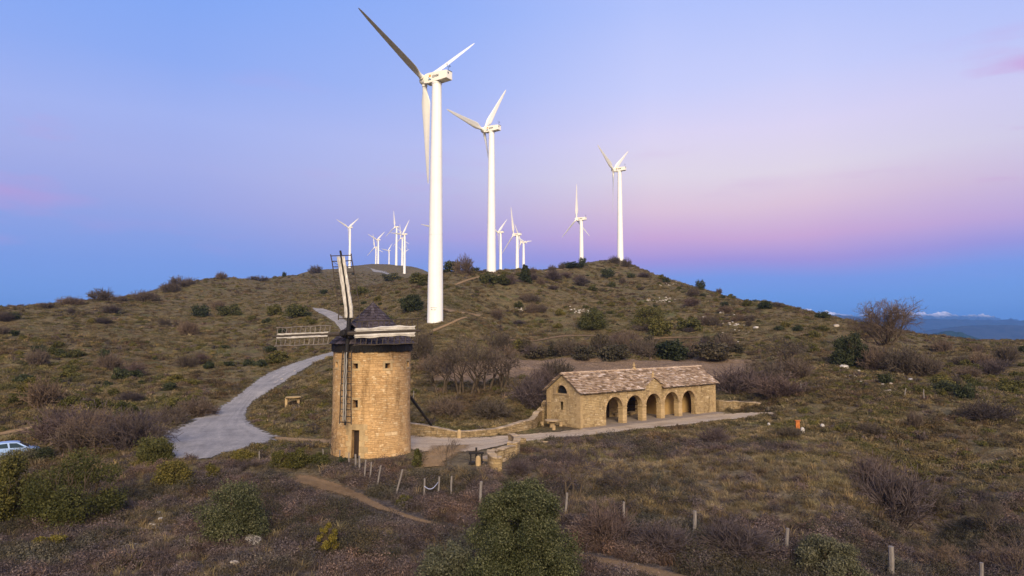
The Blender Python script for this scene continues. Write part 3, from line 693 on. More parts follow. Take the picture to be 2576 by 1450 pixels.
for a, w, z, h in wins:
    w = .44; mb = MB(); d = w/2/R0
    mb.cbox(R0-.1, R0+.03, a-d-.06, a+d+.06, z+h+.002, z+h+.2, 2); mb.cbox(R0-.1, R0+.04, a-d-.06, a+d+.06, z-.16, z-.002, 2)
    mb.cbox(R0-.1, R0+.026, a-d-.06, a-d-.002, z+.002, z+h-.002, 1); mb.cbox(R0-.1, R0+.026, a+d+.002, a+d+.06, z+.002, z+h-.002, 1)
    wn = mb.build('window', M['ashlar'], mill)
    mb = MB(); mb.cbox(R0-.5, R0-.46, a-d, a+d, z, z+h, 1); mb.build('pane', M['glass'], wn)
mb = MB()                                     # tarred skirt of the cap: vertical boards
nb = 90
for k in range(nb):
    a = 2*math.pi*k/nb; r = R0+.16+random.uniform(-.012, .012); mb.cbox(r-.06, r, a+.002, a+2*math.pi/nb-.002, H0-.06+random.uniform(-.05, .04), H0+.62, 1)
mb.build('cap_skirt', M['dark_wood'], mill)
mb = MB(); RE, ZE, ZA = 3.52, H0+.55, 12.45   # shingled cone
slope = math.atan2(ZA-ZE, RE); nrow = 15
mb.lathe([(RE-.15, ZE+.02), (.05, ZA-.09)], 48)
for k in range(nrow):
    t0 = k/nrow; r = RE*(1-t0); L = math.hypot(RE, ZA-ZE)/nrow*1.5; cnt = max(8, int(2*math.pi*r/.27)); off = random.random()
    for j in range(cnt):
        a = 2*math.pi*(j+off+random.uniform(-.12, .12))/cnt; w = 2*math.pi*r/cnt*.97; l = L*random.uniform(.9, 1.08)
        ca, sa = math.cos(a), math.sin(a); lift = .055+random.uniform(-.015, .03)
        c0 = Vector((r*ca, r*sa, ZE+(ZA-ZE)*t0)); up = Vector((-ca*math.cos(slope), -sa*math.cos(slope), math.sin(slope))); out = Vector((ca*math.sin(slope), sa*math.sin(slope), math.cos(slope))); tn = Vector((-sa, ca, 0))
        w1 = w*max(.25, 1-L/max(r, .1)*.8*math.cos(slope)); b0 = c0-up*random.uniform(.0, .05)
        lo = [b0-tn*w/2+out*.015, b0+tn*w/2+out*.015, b0+up*l+tn*w1/2, b0+up*l-tn*w1/2]
        hi = [b0-tn*w/2+out*(lift+.02), b0+tn*w/2+out*(lift+.02), b0+up*l+tn*w1/2+out*.02, b0+up*l-tn*w1/2+out*.02]
        mb.hexa(lo+hi)
mb.build('roof', M['shingle'], mill)
mb = MB(); mb.lathe([(.20, ZA-.25), (.05, ZA+.02)], 12); mb.tube([(0, 0, ZA-.1), (0, 0, ZA+.85)], .018, 6)
mb.tube([(-.32, 0, ZA+.62), (.3, 0, ZA+.62)], .016, 5); mb.prism([(.16, ZA+.55), (.34, ZA+.62), (.16, ZA+.70)], lambda a, b, d: (a, d, b), -.01, .01); mb.prism([(-.36, ZA+.52), (-.2, ZA+.58), (-.2, ZA+.66), (-.36, ZA+.74)], lambda a, b, d: (a, d, b), -.01, .01)
mb.build('weather_vane', M['iron'], mill)
# windshaft and sails; rotor frame: x right along the sails, y back along the shaft, z up
PSI = math.radians(22); HUB = Vector((-13.15-MC[0], 55.16-MC[1], 9.82))
RM = Matrix.Translation(HUB) @ Matrix.Rotation(-PSI, 4, 'Z') @ Matrix.Rotation(math.radians(-5), 4, 'X')
mb = MB(); mb.tube([RM @ Vector(p) for p in ((0, -.75, 0), (0, -.7, 0), (0, .3, 0), (0, 5.2, 0))], [.20, .26, .30, .24], 14)
for y in (-.55, -.2, .35): mb.tube([RM @ Vector((0, y, 0)), RM @ Vector((0, y+.08, 0))], .315, 14)
mb.box(RM @ Vector((0, .12, 0)), (.62, .62, .62), RM.to_3x3().to_4x4()); mb.build('windshaft', M['dark_wood'], mill)
mb = MB()                                     # little dormer over the shaft
for s in (-1, 1):
    mb.hexa([RM @ Vector(p) for p in ((0, .55, .82), (s*.95, .55, .1), (s*.95, 3.0, .35), (0, 2.4, 1.1), (0, .55, .92), (s*1.02, .55, .18), (s*1.02, 3.0, .45), (0, 2.4, 1.2))])
mb.build('dormer_roof', M['shingle'], mill)
mb = MB(); 
for s in (-1, 1): mb.hexa([RM @ Vector(p) for p in ((s*.5, .72, -.9), (s*.9, .72, -.9), (s*.9, .8, -.9), (s*.5, .8, -.9), (s*.45, .72, .35), (s*.85, .72, .12), (s*.85, .8, .12), (s*.45, .8, .35))])
mb.build('dormer_front', M['ashlar'], mill)
def sail(th, L, y0, z_in, z_out, wl, wr, twist, cl, lean, wv, grey=1.0):
    """th clockwise from up; local frame x across, z outwards"""
    s = bpy.data.objects.new('sail', None); COL.objects.link(s); s.parent = mill; s.empty_display_size = .2
    s.matrix_local = RM @ Matrix.Translation((0, y0, 0)) @ Matrix.Rotation(math.radians(th), 4, 'Y')
    nz = 12
    def xo(z): return lean*(max(0, z-1.6)/(L-1.6))**1.15 if z > 1.6 else 0
    def pt(x, z, y=0):
        a = math.radians(twist*(1.25-.7*z/L)); return Vector((xo(z)+x*math.cos(a)-y*math.sin(a), x*math.sin(a)+y*math.cos(a), z))
    mb = MB(); zz = np.linspace(-.2, L, 14)
    mb.tube([pt(0, z) for z in zz], [.17 if z < 1.7 else .13-.045*z/L for z in zz], 8); mb.build('spar', M['dark_wood' if th in (0, 180) else 'pole_wood'], s)
    mb = MB(); zs_ = np.linspace(z_in, z_out, nz)
    for z in zs_: mb.tube([pt(-wl, z+random.uniform(-.03, .03), .02), pt(0, z, .05), pt(wr, z+random.uniform(-.03, .03), .02)], .040, 5)
    for sd, w in ((-1, wl), (1, wr)):
        mb.tube([pt(sd*(w+.02*math.sin(z*3)), z, .0) for z in np.linspace(z_in-.12, z_out+.12, 10)], .046, 5)
    for k in range(1, nz-1, 2):
        for sd, w in ((-1, wl), (1, wr)): mb.tube([pt(sd*.25, zs_[k], .03), pt(sd*w*.95, zs_[k+1], .03)], .014, 4)
    mb.build('lattice', M['lath_wood' if th == 268 else 'pole_wood'], s)
    for sd in (-1, 1):                         # furled cloth either side of the spar
        n1, n2 = 40, 9; V = []; z0, z1 = z_in+.02, z_out-.12; ph = random.random()*6
        for i in range(n1+1):
            z = z0+(z1-z0)*i/n1; w = cl*(1+wv*math.sin(z*1.3+ph)*.5+wv*.3*math.sin(z*3.7+ph))
            for k in range(n2+1):
                t = k/n2; bulge = -.09-.11*min(1, cl/.3)*math.sin(math.pi*t)-.05*min(1, cl/.3)*math.sin(t*17+1.2*math.sin(z*.9+ph)+ph)-.02*math.sin(z*7.85)*(t > .1)
                V.append(pt(sd*(.09+w*t), z+.02*math.sin(t*9+z), bulge))
        Qs = [(i*(n2+1)+k, i*(n2+1)+k+1, (i+1)*(n2+1)+k+1, (i+1)*(n2+1)+k) for i in range(n1) for k in range(n2)]
        me = mesh_np('sailcloth', [tuple(p) for p in V], Qs, M['cloth_grey' if th == 180 else 'cloth'], True); o = link('sailcloth', me, s)
        sm = o.modifiers.new('thick', 'SOLIDIFY'); sm.thickness = .03
    return s
sail(0, 6.85, .10, 1.25, 6.45, .98, .95, 4, .28, -1.30, .15)
sail(180, 7.15, .10, 1.45, 6.95, .66, .62, 20, .10, -.30, .2)
sail(268, 7.25, -.22, 1.6, 6.85, .80, .74, 8, .12, .0, .2)
sail(88, 6.75, -.22, .95, 6.5, .95, .95, -6, .32, .0, .28)
mb = MB(); pt_ = RM @ Vector((0, 4.3, -.9)); ft = Vector((hit(1102, 1089)-np.array(ML)).tolist()); ft.z = .02
mid = (pt_+ft)/2+Vector((.15, 0, -.28)); mb.tube([pt_, mid, ft], [.16, .13, .10], 8); mb.build('tail_pole', M['dark_wood'], mill)
# ------------------------------------------------------------------ arcaded stone shelter
SH = empty('stone_shelter', (BO[0], BO[1], 0), BA, 'long stone shelter with five arches and a stone slab roof', 'building')
LX, WY, TH, HE, HR = 23.7, 5.2, .62, 3.72, 5.5
ARC = [(3.82+3.27*k, 3.82+3.27*k+2.66) for k in range(5)]; ZSP, AR = 1.62, 1.33
PC, PW, PH = 11.75, 1.75, 4.68
def ztop(x): return HE+max(0, 1-abs(x-PC)/PW)*(PH-HE)
def loc(x, y, z): return (x, y, z)
mb = MB(); xs = [0]
for a, b in ARC: xs += [a]+[(a+b)/2-AR*math.cos(t) for t in np.linspace(0, math.pi, 17)[1:-1]]+[b]
xs += [LX, PC-PW, PC+PW]; xs = sorted(set(round(x, 4) for x in xs))
def zl(x):
    for a, b in ARC:
        if a <= x <= b: return ZSP+math.sqrt(max(0, AR*AR-(x-(a+b)/2)**2))
    return -.4
for i in range(len(xs)-1):
    p, q = xs[i], xs[i+1]; m = zl((p+q)/2); ar = m > 0
    l0, l1 = (max(zl(p), ZSP), max(zl(q), ZSP)) if ar else (-.4, -.4)
    t0, t1 = ztop(p), ztop(q)
    mb.poly([(p, 0, l0), (q, 0, l1), (q, 0, t1), (p, 0, t0)], [(p, l0), (q, l1), (q, t1), (p, t0)])
    mb.poly([(q, TH, l1), (p, TH, l0), (p, TH, t0), (q, TH, t1)], [(q, l1), (p, l0), (p, t0), (q, t1)])
    mb.poly([(p, 0, t0), (q, 0, t1), (q, TH, t1), (p, TH, t0)], [(p, 0), (q, 0), (q, TH), (p, TH)])
    if ar: mb.poly([(q, 0, l1), (p, 0, l0), (p, TH, l0), (q, TH, l1)], [(i*.26+.26, 0), (i*.26, 0), (i*.26, TH), (i*.26+.26, TH)])
for a, b in ARC:
    mb.poly([(a, TH, -.4), (a, 0, -.4), (a, 0, ZSP), (a, TH, ZSP)], [(TH, 0), (0, 0), (0, ZSP), (TH, ZSP)]); mb.poly([(b, 0, -.4), (b, TH, -.4), (b, TH, ZSP), (b, 0, ZSP)], [(0, 0), (TH, 0), (TH, ZSP), (0, ZSP)])
# gable ends with openings: (y0, y1, z0, z1) slit, and a half-round window at the left end
def gtop(y): return HE+(HR-HE-.05)*(1-abs(y-WY/2)/(WY/2))
for x0, x1, left in ((0, TH, True), (LX-TH, LX, False)):
    ys = sorted(set([0, WY/2, WY, 2.62, 2.98]+[round(2.85-.87*math.cos(t), 4) for t in np.linspace(0, math.pi, 13)]))
    for i in range(len(ys)-1):
        p, q = ys[i], ys[i+1]; m = (p+q)/2; segs = [(-.4, -.4, None)]
        cuts = []
        if left and 2.62 < m < 2.98: cuts.append((1.65, 2.55, 1.65, 2.55))
        if left and abs(m-2.85) < .87:
            f = lambda y: 3.42+math.sqrt(max(0, .87**2-(y-2.85)**2)); cuts.append((3.42, f(p), 3.42, f(q)))
        cuts.sort(); zp, zq = -.4, -.4; spans = []
        for c in cuts: spans.append((zp, c[0], zq, c[2])); zp, zq = c[1], c[3]
        spans.append((zp, gtop(p), zq, gtop(q)))
        for a0, a1, b0, b1 in spans:
            mb.poly([(x0, q, b0), (x0, p, a0), (x0, p, a1), (x0, q, b1)], [(q, b0), (p, a0), (p, a1), (q, b1)])
            mb.poly([(x1, p, a0), (x1, q, b0), (x1, q, b1), (x1, p, a1)], [(p, a0), (q, b0), (q, b1), (p, a1)])
            if a1 < gtop(p)-.01 or True:
                mb.poly([(x0, p, a1), (x0, q, b1), (x1, q, b1), (x1, p, a1)], [(0, 0), (.2, 0), (.2, .6), (0, .6)])
                mb.poly([(x0, q, b0), (x0, p, a0), (x1, p, a0), (x1, q, b0)], [(0, 0), (.2, 0), (.2, .6), (0, .6)])
mb.poly([(TH, WY-TH, -.4), (LX-TH, WY-TH, -.4), (LX-TH, WY-TH, HE), (TH, WY-TH, HE)], [(0, 0), (LX, 0), (LX, HE), (0, HE)])
mb.poly([(LX, WY, -.4), (0, WY, -.4), (0, WY, HE), (LX, WY, HE)], [(LX, 0), (0, 0), (0, HE), (LX, HE)])
mb.build('wall', M['shelter_stone'], SH)
for k in range(8):                            # quoins, one dressed block each
    w = .55 if k % 2 else .34; h = .46
    for c_, d_ in (((w/2-.022, .30, .24+k*h), (w, .66, h-.02)), ((LX-w/2+.022, .30, .24+k*h), (w, .66, h-.02)), ((.30, WY-.3, .24+k*h), (.65, .65, h-.02))):
        mb = MB(); mb.box(c_, d_, jit=.01); mb.build('quoin', M['ashlar'], SH, bevel=.015)
for k, (a, b) in enumerate(ARC):              # voussoirs
    mb = MB(); c = (a+b)/2; nv = 17
    for j in range(nv):
        t0, t1 = math.pi*j/nv+.012, math.pi*(j+1)/nv-.012; r0, r1 = AR+.002, AR+.27+random.uniform(-.03, .03)
        P8 = []
        for y in (-.028-random.uniform(0, .012), .2):
            P8.append([(c-r0*math.cos(t0), y, ZSP+r0*math.sin(t0)), (c-r1*math.cos(t0), y, ZSP+r1*math.sin(t0)), (c-r1*math.cos(t1), y, ZSP+r1*math.sin(t1)), (c-r0*math.cos(t1), y, ZSP+r0*math.sin(t1))])
        mb.hexa(P8[0]+P8[1])
    mb.build('arch_ring', M['ashlar_grey'], SH)
for k in range(4):                            # pillars between the arches
    x0, x1 = ARC[k][1], ARC[k+1][0]; mb = MB(); z = -.05
    while z < 1.55:
        h = random.uniform(.26, .4); h = min(h, 1.62-z); mb.box(((x0+x1)/2, TH/2, z+h/2), (x1-x0+.06, TH+.06, h-.014), jit=.012); z += h
    mb.box(((x0+x1)/2, TH/2, 1.66), (x1-x0+.13, TH+.13, .09)); mb.build('pillar', M['ashlar'], SH, bevel=.012)
mb = MB(); mb.box((LX/2, WY/2-.7, -.02), (LX-.1, WY+1.3, .1)); mb.build('floor', M['floor_stone'], SH)
mb = MB(); mb.box((19.4, 2.05, 1.6), (7.2, .14, 3.2)); mb.box((15.73, 3.35, 1.6), (.14, 2.4, 3.2)); mb.build('inner_wall', M['plaster'], SH)
mb = MB(); mb.box((8.7, WY-TH-.06, 1.05), (.9, .1, 2.1)); mb.build('inner_door', M['door_wood'], SH)
mb = MB(); mb.box((12.9, WY-TH-.05, 1.2), (1.7, .08, 1.7))
for z in (.7, 1.2, 1.7): mb.box((12.9, WY-TH-.2, z), (1.7, .3, .05))
mb.build('rack', M['door_wood'], SH)
# windows of the gable
mb = MB()
for j in range(11):
    t0, t1 = math.pi*j/11+.015, math.pi*(j+1)/11-.015; r0, r1 = .872, 1.10
    P8 = [[(x, 2.85-r*math.cos(t), 3.42+r*math.sin(t)) for r, t in ((r0, t0), (r1, t0), (r1, t1), (r0, t1))] for x in (-.03, .2)]; mb.hexa(P8[0]+P8[1])
mb.box((.02, 2.85, 3.33), (.14, 2.5, .14)); wn = mb.build('round_window', M['ashlar_grey'], SH)
mb = MB(); mb.prism([(2.85-.89*math.cos(t), 3.41+.89*math.sin(t)) for t in np.linspace(0, math.pi, 14)], lambda a, b, d: (d, a, b), .34, .37); mb.build('pane', M['glass'], wn)
mb = MB()
for k in range(-4, 5): mb.tube([(.2, 2.85+k*.19, 3.40), (.2, 2.85+k*.19, 3.42+math.sqrt(.87**2-(k*.19)**2))], .02, 5)
mb.tube([(.2, 2.02, 3.75), (.2, 3.68, 3.75)], .02, 5); mb.build('window_bar', M['iron'], wn)
mb = MB(); mb.box((.02, 2.8, 2.64), (.12, .62, .16)); mb.box((.02, 2.8, 1.57), (.12, .56, .14)); wn = mb.build('slit_window', M['ashlar_grey'], SH)
mb = MB(); mb.box((.42, 2.8, 2.1), (.04, .40, .94)); mb.build('pane', M['glass'], wn)
# roof of overlapping stone slabs, really laid course by course
mb = MB(); RUN = WY/2+.34; SL = math.atan2(HR-HE, WY/2); LEN = RUN/math.cos(SL); nr_ = 13
def slab_course(mb, org, ux, up, out, x0, x1, s0, L, wmin, wmax, skip=None):
    x = x0-random.uniform(0, .2)
    while x < x1:
        w = random.uniform(wmin, wmax)
        if skip and skip(x, s0) and skip(x+w, s0): x += w; continue
        a, b = max(x, x0-.05), min(x+w, x1+.05); d = random.uniform(-.07, .05); l = L*random.uniform(1.25, 1.6); th = random.uniform(.035, .075); tl = random.uniform(.05, .14)
        p = []
        for z in (0, 1):
            for xx, ss in ((a, s0+d), (b, s0+d+random.uniform(-.05, .05)), (b-.02, s0+l), (a+.02, s0+l)):
                k = (ss-s0)/l; p.append(org+ux*(xx+random.uniform(-.03, .03))+up*ss+out*((tl*(1-k)+.015)+th*z+random.uniform(-.01, .012)))
        mb.hexa(p); x += w*random.uniform(.94, 1.0)
def pedi(x, s):                               # where the pediment roof cuts in
    z = HE-.2+s*math.sin(SL); return abs(x-PC) < max(0, (PH+.02-z))*PW/(PH-HE)*.86
ux, up, out = Vector((1, 0, 0)), Vector((0, math.cos(SL), math.sin(SL))), Vector((0, -math.sin(SL), math.cos(SL)))
o_ = Vector((0, -.34, HR-RUN*math.tan(SL)+.02))
for k in range(nr_): slab_course(mb, o_, ux, up, out, -.28, LX+.28, LEN*k/nr_, LEN/nr_, .28, .62, pedi)
o2 = Vector((0, WY+.34, o_.z)); up2, out2 = Vector((0, -math.cos(SL), math.sin(SL))), Vector((0, math.sin(SL), math.cos(SL)))
for k in range(nr_): slab_course(mb, o2, ux, up2, out2, -.28, LX+.28, LEN*k/nr_, LEN/nr_, .35, .7)
for s in (-1, 1):                             # pediment roof
    a_ = math.atan2(PH-HE, PW); u2 = Vector((-s*math.cos(a_), 0, math.sin(a_))); w2 = Vector((s*math.sin(a_), 0, math.cos(a_))); og = Vector((PC+s*(PW+.2), -.16, PH-(PW+.2)*math.tan(a_)+.03))
    Lp = (PW+.2)/math.cos(a_)
    for k in range(5):
        tz = (k+.6)/5; slab_course(mb, og, Vector((0, 1, 0)), u2, w2, 0, .5+1.35*tz+.2, Lp*k/5, Lp/5, .3, .6)
rf = mb.build('roof', M['slab'], SH)
mb = MB()
for s in (0, 1):                              # boarding under the slabs closes the roof
    o0, uu, ww = ((o_, up, out), (o2, up2, out2))[s]
    if s: mb.hexa([o0+ux*x+uu*q+ww*h for h in (-.05, .012) for x, q in ((-.2, .05), (LX+.2, .05), (LX+.2, LEN), (-.2, LEN))])
    else:
        for xa, xb in ((-.2, PC-PW-.1), (PC+PW+.1, LX+.2)): mb.hexa([o0+ux*x+uu*q+ww*h for h in (-.05, .012) for x, q in ((xa, .05), (xb, .05), (xb, LEN), (xa, LEN))])
        mb.hexa([o0+ux*x+uu*q+ww*h for h in (-.05, .012) for x, q in ((PC-PW-.1, 1.35), (PC+PW+.1, 1.35), (PC+PW+.1, LEN), (PC-PW-.1, LEN))])
        for s2 in (-1, 1): mb.hexa([(PC, .05, PH-.02), (PC+s2*(PW+.12), .05, HE-.08), (PC+s2*(PW+.12), 1.0, HE-.06), (PC, 1.9, PH-.02), (PC, .05, PH+.02), (PC+s2*(PW+.12), .05, HE-.03), (PC+s2*(PW+.12), 1.0, HE-.0), (PC, 1.9, PH+.02)])
mb.build('roof_board', M['lath_wood'], rf)
mb = MB(); x = -.3
while x < LX+.2:
    w = random.uniform(.4, .6); mb.tube([(x, WY/2, HR+.06+random.uniform(-.015, .015)), (x+w*.98, WY/2, HR+.06+random.uniform(-.015, .02))], [.13, .145], 8); x += w
mb.build('ridge_tiles', M['ridge'], rf)
def finial(x, y, z):
    mb = MB(); mb.box((x, y, z+.08), (.34, .34, .16)); mb.lathe([(.13, .16), (.09, .26), (.17, .36), (.17, .46), (.07, .58), (.10, .66), (.02, .76)], 12, Matrix.Translation((x, y, z))); mb.build('finial', M['ashlar'], SH, smooth=False)
finial(PC, .1, PH+.05); finial(11.4, WY/2, HR+.14)

# ------------------------------------------------------------------ other stonework
def dry_wall(name, pts, hs, th, label, mat='wall_stone', cap=True, sub=8, cap_over=.05, nocat='wall'):
    """pts world (x, y); hs heights; drapes on the ground"""
    Pn = []; Hn = []
    for i in range(len(pts)-1):
        for k in range(sub+(i == len(pts)-2)):
            t = k/sub; q = [np.array(pts[max(0, min(len(pts)-1, i+j))], float) for j in (-1, 0, 1, 2)]
            Pn.append(.5*((2*q[1])+(-q[0]+q[2])*t+(2*q[0]-5*q[1]+4*q[2]-q[3])*t*t+(-q[0]+3*q[1]-3*q[2]+q[3])*t**3)); Hn.append(hs[i]+(hs[i+1]-hs[i])*t)
    n = len(Pn); mb = MB(); cp = MB(); L = []; R = []; s = [0]
    for i in range(n):
        d = Pn[min(i+1, n-1)]-Pn[max(i-1, 0)]; d = d/np.linalg.norm(d); nn = np.array([-d[1], d[0]]); L.append(Pn[i]+nn*th/2); R.append(Pn[i]-nn*th/2)
        if i: s.append(s[-1]+np.linalg.norm(Pn[i]-Pn[i-1]))
    zb = [G1(*p)-.35 for p in Pn]; zt = [zb[i]+.35+Hn[i] for i in range(n)]
    for i in range(n-1):
        for A_, sg in ((R, 1), (L, -1)):
            p, q = A_[i], A_[i+1]; f = [(p[0], p[1], zb[i]), (q[0], q[1], zb[i+1]), (q[0], q[1], zt[i+1]), (p[0], p[1], zt[i])]; uv = [(s[i], zb[i]), (s[i+1], zb[i+1]), (s[i+1], zt[i+1]), (s[i], zt[i])]
            mb.poly(f[::sg], uv[::sg])
        mb.poly([(*R[i], zt[i]), (*R[i+1], zt[i+1]), (*L[i+1], zt[i+1]), (*L[i], zt[i])], [(s[i], 0), (s[i+1], 0), (s[i+1], th), (s[i], th)])
    for i, sg in ((0, 1), (n-1, -1)):
        f = [(*L[i], zb[i]), (*R[i], zb[i]), (*R[i], zt[i]), (*L[i], zt[i])]; mb.poly(f[::sg], [(0, zb[i]), (th, zb[i]), (th, zt[i]), (0, zt[i])][::sg])
    o = mb.build(name, M[mat]); tag(o, label, nocat)
    if cap:
        for i in range(n-1):
            g = .03; c = []
            for k, t in ((i, g), (i+1, -g)):
                pass
            def lerp(A_, B_, t): return A_+(B_-A_)*t
            a0, a1 = .03, .97; e = cap_over; q = []
            for z in (0.006, .09+random.uniform(-.02, .025)):
                for (SA, t) in ((R, a0), (R, a1), (L, a1), (L, a0)):
                    c_ = lerp(Pn[i], Pn[i+1], t); w_ = lerp(SA[i], SA[i+1], t); w_ = c_+(w_-c_)*(1+2*e/th)
                    q.append((w_[0], w_[1], lerp(zt[i], zt[i+1], t)+z))
            cp.hexa(q)
        cp.build('coping', M['cap_stone'], o)
    return o
def g2(u, v): return tuple(hit(u, v)[:2])
dry_wall('retaining_wall', [g2(1008, 1091), g2(1060, 1095), g2(1110, 1098), g2(1150, 1099), g2(1200, 1096), g2(1250, 1092), g2(1300, 1085), g2(1338, 1075), g2(1358, 1066), (3.55, 76.15)],
         [1.1, 1.0, .75, .48, .48, .52, .68, .85, 1.4, 2.4], .5, 'long curved dry stone retaining wall running from behind the windmill to the arcaded shelter')
dry_wall('dry_stone_wall', [(25.9, 87.6), g2(1835, 1030), g2(1870, 1026), g2(1912, 1024)], [1.35, 1.0, .7, .2], .5, 'short tapering dry stone wall at the right end of the arcaded shelter')
def gD(u, D): return ((u-1288)/F*D, D)
dry_wall('serpentine_wall', [g2(1262, 1183), g2(1243, 1182), g2(1234, 1172), g2(1240, 1163), g2(1262, 1155), g2(1290, 1147)], [.9, .92, .92, .92, .92, .92], .46, 'low curved stone wall with flat coping, nearer piece beside the wooden press', 'shelter_stone', cap_over=.07)
dry_wall('serpentine_wall', [g2(1277, 1143), g2(1297, 1143), g2(1301, 1133), g2(1294, 1122), g2(1284, 1117)], [.98, 1.0, .98, .95, .9], .46, 'low curved stone wall with flat coping, farther piece by the forecourt path', 'shelter_stone', cap_over=.07)
dry_wall('wall_stub', [g2(1293, 1117), g2(1306, 1119), g2(1319, 1118)], [.62, .7, .6], .6, 'squat rubble wall stub beside the curved wall and the path', 'wall_stone', cap=False)

def rocky(name, size, seed, mat, sub=2, flat=1.0):
    import bmesh
    bm = bmesh.new(); bmesh.ops.create_icosphere(bm, subdivisions=sub, radius=1); rg = np.random.default_rng(seed); o = rg.random(3)*40
    for q in bm.verts:
        p = q.co; d = fbm(np.array([p.x*1.1+o[0]]), np.array([p.y*1.1+p.z*.9+o[1]]), seed, 3)[0]
        p *= 1+.75*d; 
        for k in range(3): p[k] = max(-.78, min(.78, p[k]))
        q.co = (p.x*size[0], p.y*size[1], p.z*size[2]*flat)
    me = bpy.data.meshes.new(name); bm.to_mesh(me); bm.free(); me.materials.append(M[mat]); return me
def put(o, u, v, sink=0.0):
    p = spot(u, v); o.location = (p[0], p[1], p[2]-sink); return p
def blob_stone(name, w, h, u, v, label, mat, cat='stone', pill=True):
    mb = MB(); mb.lathe([(w*.5, -.25), (w*.5, 0), (w*.52, h*.4), (w*.47, h*.75), (w*.33, h*.93), (w*.1, h)], 14); o = mb.build(name, M[mat], smooth=True); put(o, u, v); tag(o, label, cat); return o
blob_stone('stone_bollard', .42, .85, 1155, 1104, 'round-topped ochre stone bollard against the retaining wall', 'ashlar', 'bollard')
blob_stone('stone_bollard', .40, .70, 1203, 1171, 'round-topped ochre stone bollard in front of the wooden press', 'ashlar', 'bollard')
blob_stone('stone_bollard', .35, .6, 1290, 1080, 'small mossy stump of stone at the foot of the retaining wall', 'wall_stone', 'bollard')
blob_stone('boundary_stone', .40, .62, 2019, 1092, 'rounded white boundary stone beside the rusty metal sign', 'rock_white')
blob_stone('boundary_stone', .40, .52, 2069, 1080, 'white boundary stone right of the rusty metal sign', 'rock_white')
blob_stone('boundary_stone', .30, .40, 1934, 1074, 'small white boundary stone left of the rusty metal sign', 'rock_white')
blob_stone('boundary_stone', .30, .55, 1298, 1135, 'small pale marker stone inside the curved wall', 'rock_white')
def stone_table(u, v, label, w=1.5, wood=False):
    t = empty('stone_table', label=label, cat='table'); p = put(t, u, v); t.rotation_euler.z = .3
    mb = MB(); mb.lathe([(w*.5, .66), (w*.52, .69), (w*.52, .78), (w*.49, .80)], 20); mb.build('tabletop', M['cap_stone'], t)
    mb = MB(); mb.lathe([(w*.2, -.2), (w*.17, .3), (w*.22, .655)], 12); mb.build('pedestal', M['ashlar_grey'], t)
    for k in range(3):
        a = k*2.1+.6; s = MB(); s.lathe([(.19, -.2), (.19, .40), (.17, .43)], 10); o = s.build('stone_stool', M['ashlar_grey']); o.location = (p[0]+math.cos(a)*1.15, p[1]+math.sin(a)*1.15, G1(p[0]+math.cos(a)*1.15, p[1]+math.sin(a)*1.15)); tag(o, ('low stone stool ' + ['at the rear right of', 'at the left of', 'in front of'][k]+' the '+label.split(' table')[0]+' table'), 'stool', 'stone stools round the tables')
stone_table(1389, 1076, 'round stone pedestal table by the left gable of the shelter')
stone_table(1815, 1031, 'round stone pedestal table at the right end of the shelter')
dt = empty('slab_table', label='rough flat rock slab raised on stone legs on the slope left of the windmill', cat='stone table'); p = put(dt, 733, 1024); dt.rotation_euler.z = .15
me = rocky('table_slab', (1.15, .7, .2), 5, 'wall_stone', 3); o = link('table_slab', me, dt, (.25, 0, 1.02)); pick_smooth(o, 30)
mb = MB(); mb.box((-.55, 0, .4), (.26, .3, 1.2), jit=.05); mb.build('leg', M['ashlar'], dt); mb = MB(); mb.box((.75, .2, .4), (.25, .3, 1.1), jit=.05); mb.build('leg', M['ashlar_grey'], dt)
# wooden press frame with millstone behind it
pr = empty('wooden_press', label='dark timber press frame with two uprights and a tall centre post', cat='press'); p = put(pr, 1198, 1169); pr.rotation_euler.z = .05
def part(name, mat, par, *boxes, **k):
    mb = MB()
    for c, d in boxes: mb.box(c, d)
    return mb.build(name, M[mat], par, bevel=.012, **k)
part('upright', 'dark_wood', pr, ((-.42, 0, .45), (.12, .12, .9))); part('upright', 'dark_wood', pr, ((.42, 0, .45), (.12, .12, .9)))
part('centre_post', 'dark_wood', pr, ((0, .02, .62), (.15, .15, 1.24))); part('crossbeam', 'dark_wood', pr, ((0, -.075, .83), (1.14, .13, .15))); part('base_beam', 'dark_wood', pr, ((0, 0, .09), (1.12, .34, .17))); part('side_beam', 'dark_wood', pr, ((-.3, .2, .05), (.2, .9, .1)))
mb = MB(); mb.lathe([(1.0, -.05), (1.02, 0), (1.02, .2), (.98, .24), (.12, .25), (.11, .16), (.02, .16)], 32); ms = mb.build('millstone', M['cap_stone']); put(ms, 1243, 1159); tag(ms, 'pale round millstone lying flat behind the wooden press', 'millstone')
mb = MB(); mb.box((0, 0, .06), (1.0, .36, .14), jit=.03); o = mb.build('flat_slab', M['cap_stone']); put(o, 1366, 1114); tag(o, 'pale flat slab lying in the scrub right of the curved wall', 'slab')
# rusty sign
sg = MB(); sg.box((0, 0, .45), (.42, .10, .95), jit=.02); o = sg.build('rusty_sign', M['rust'], bevel=.01); put(o, 2007, 1084); o.rotation_euler.z = .25; tag(o, 'rust orange metal panel standing in the meadow among white stones', 'sign')
mb = MB(); mb.box((-.02, -.02, .96), (.56, .24, .06), jit=.01); mb.build('top_plate', M['rust'], o)
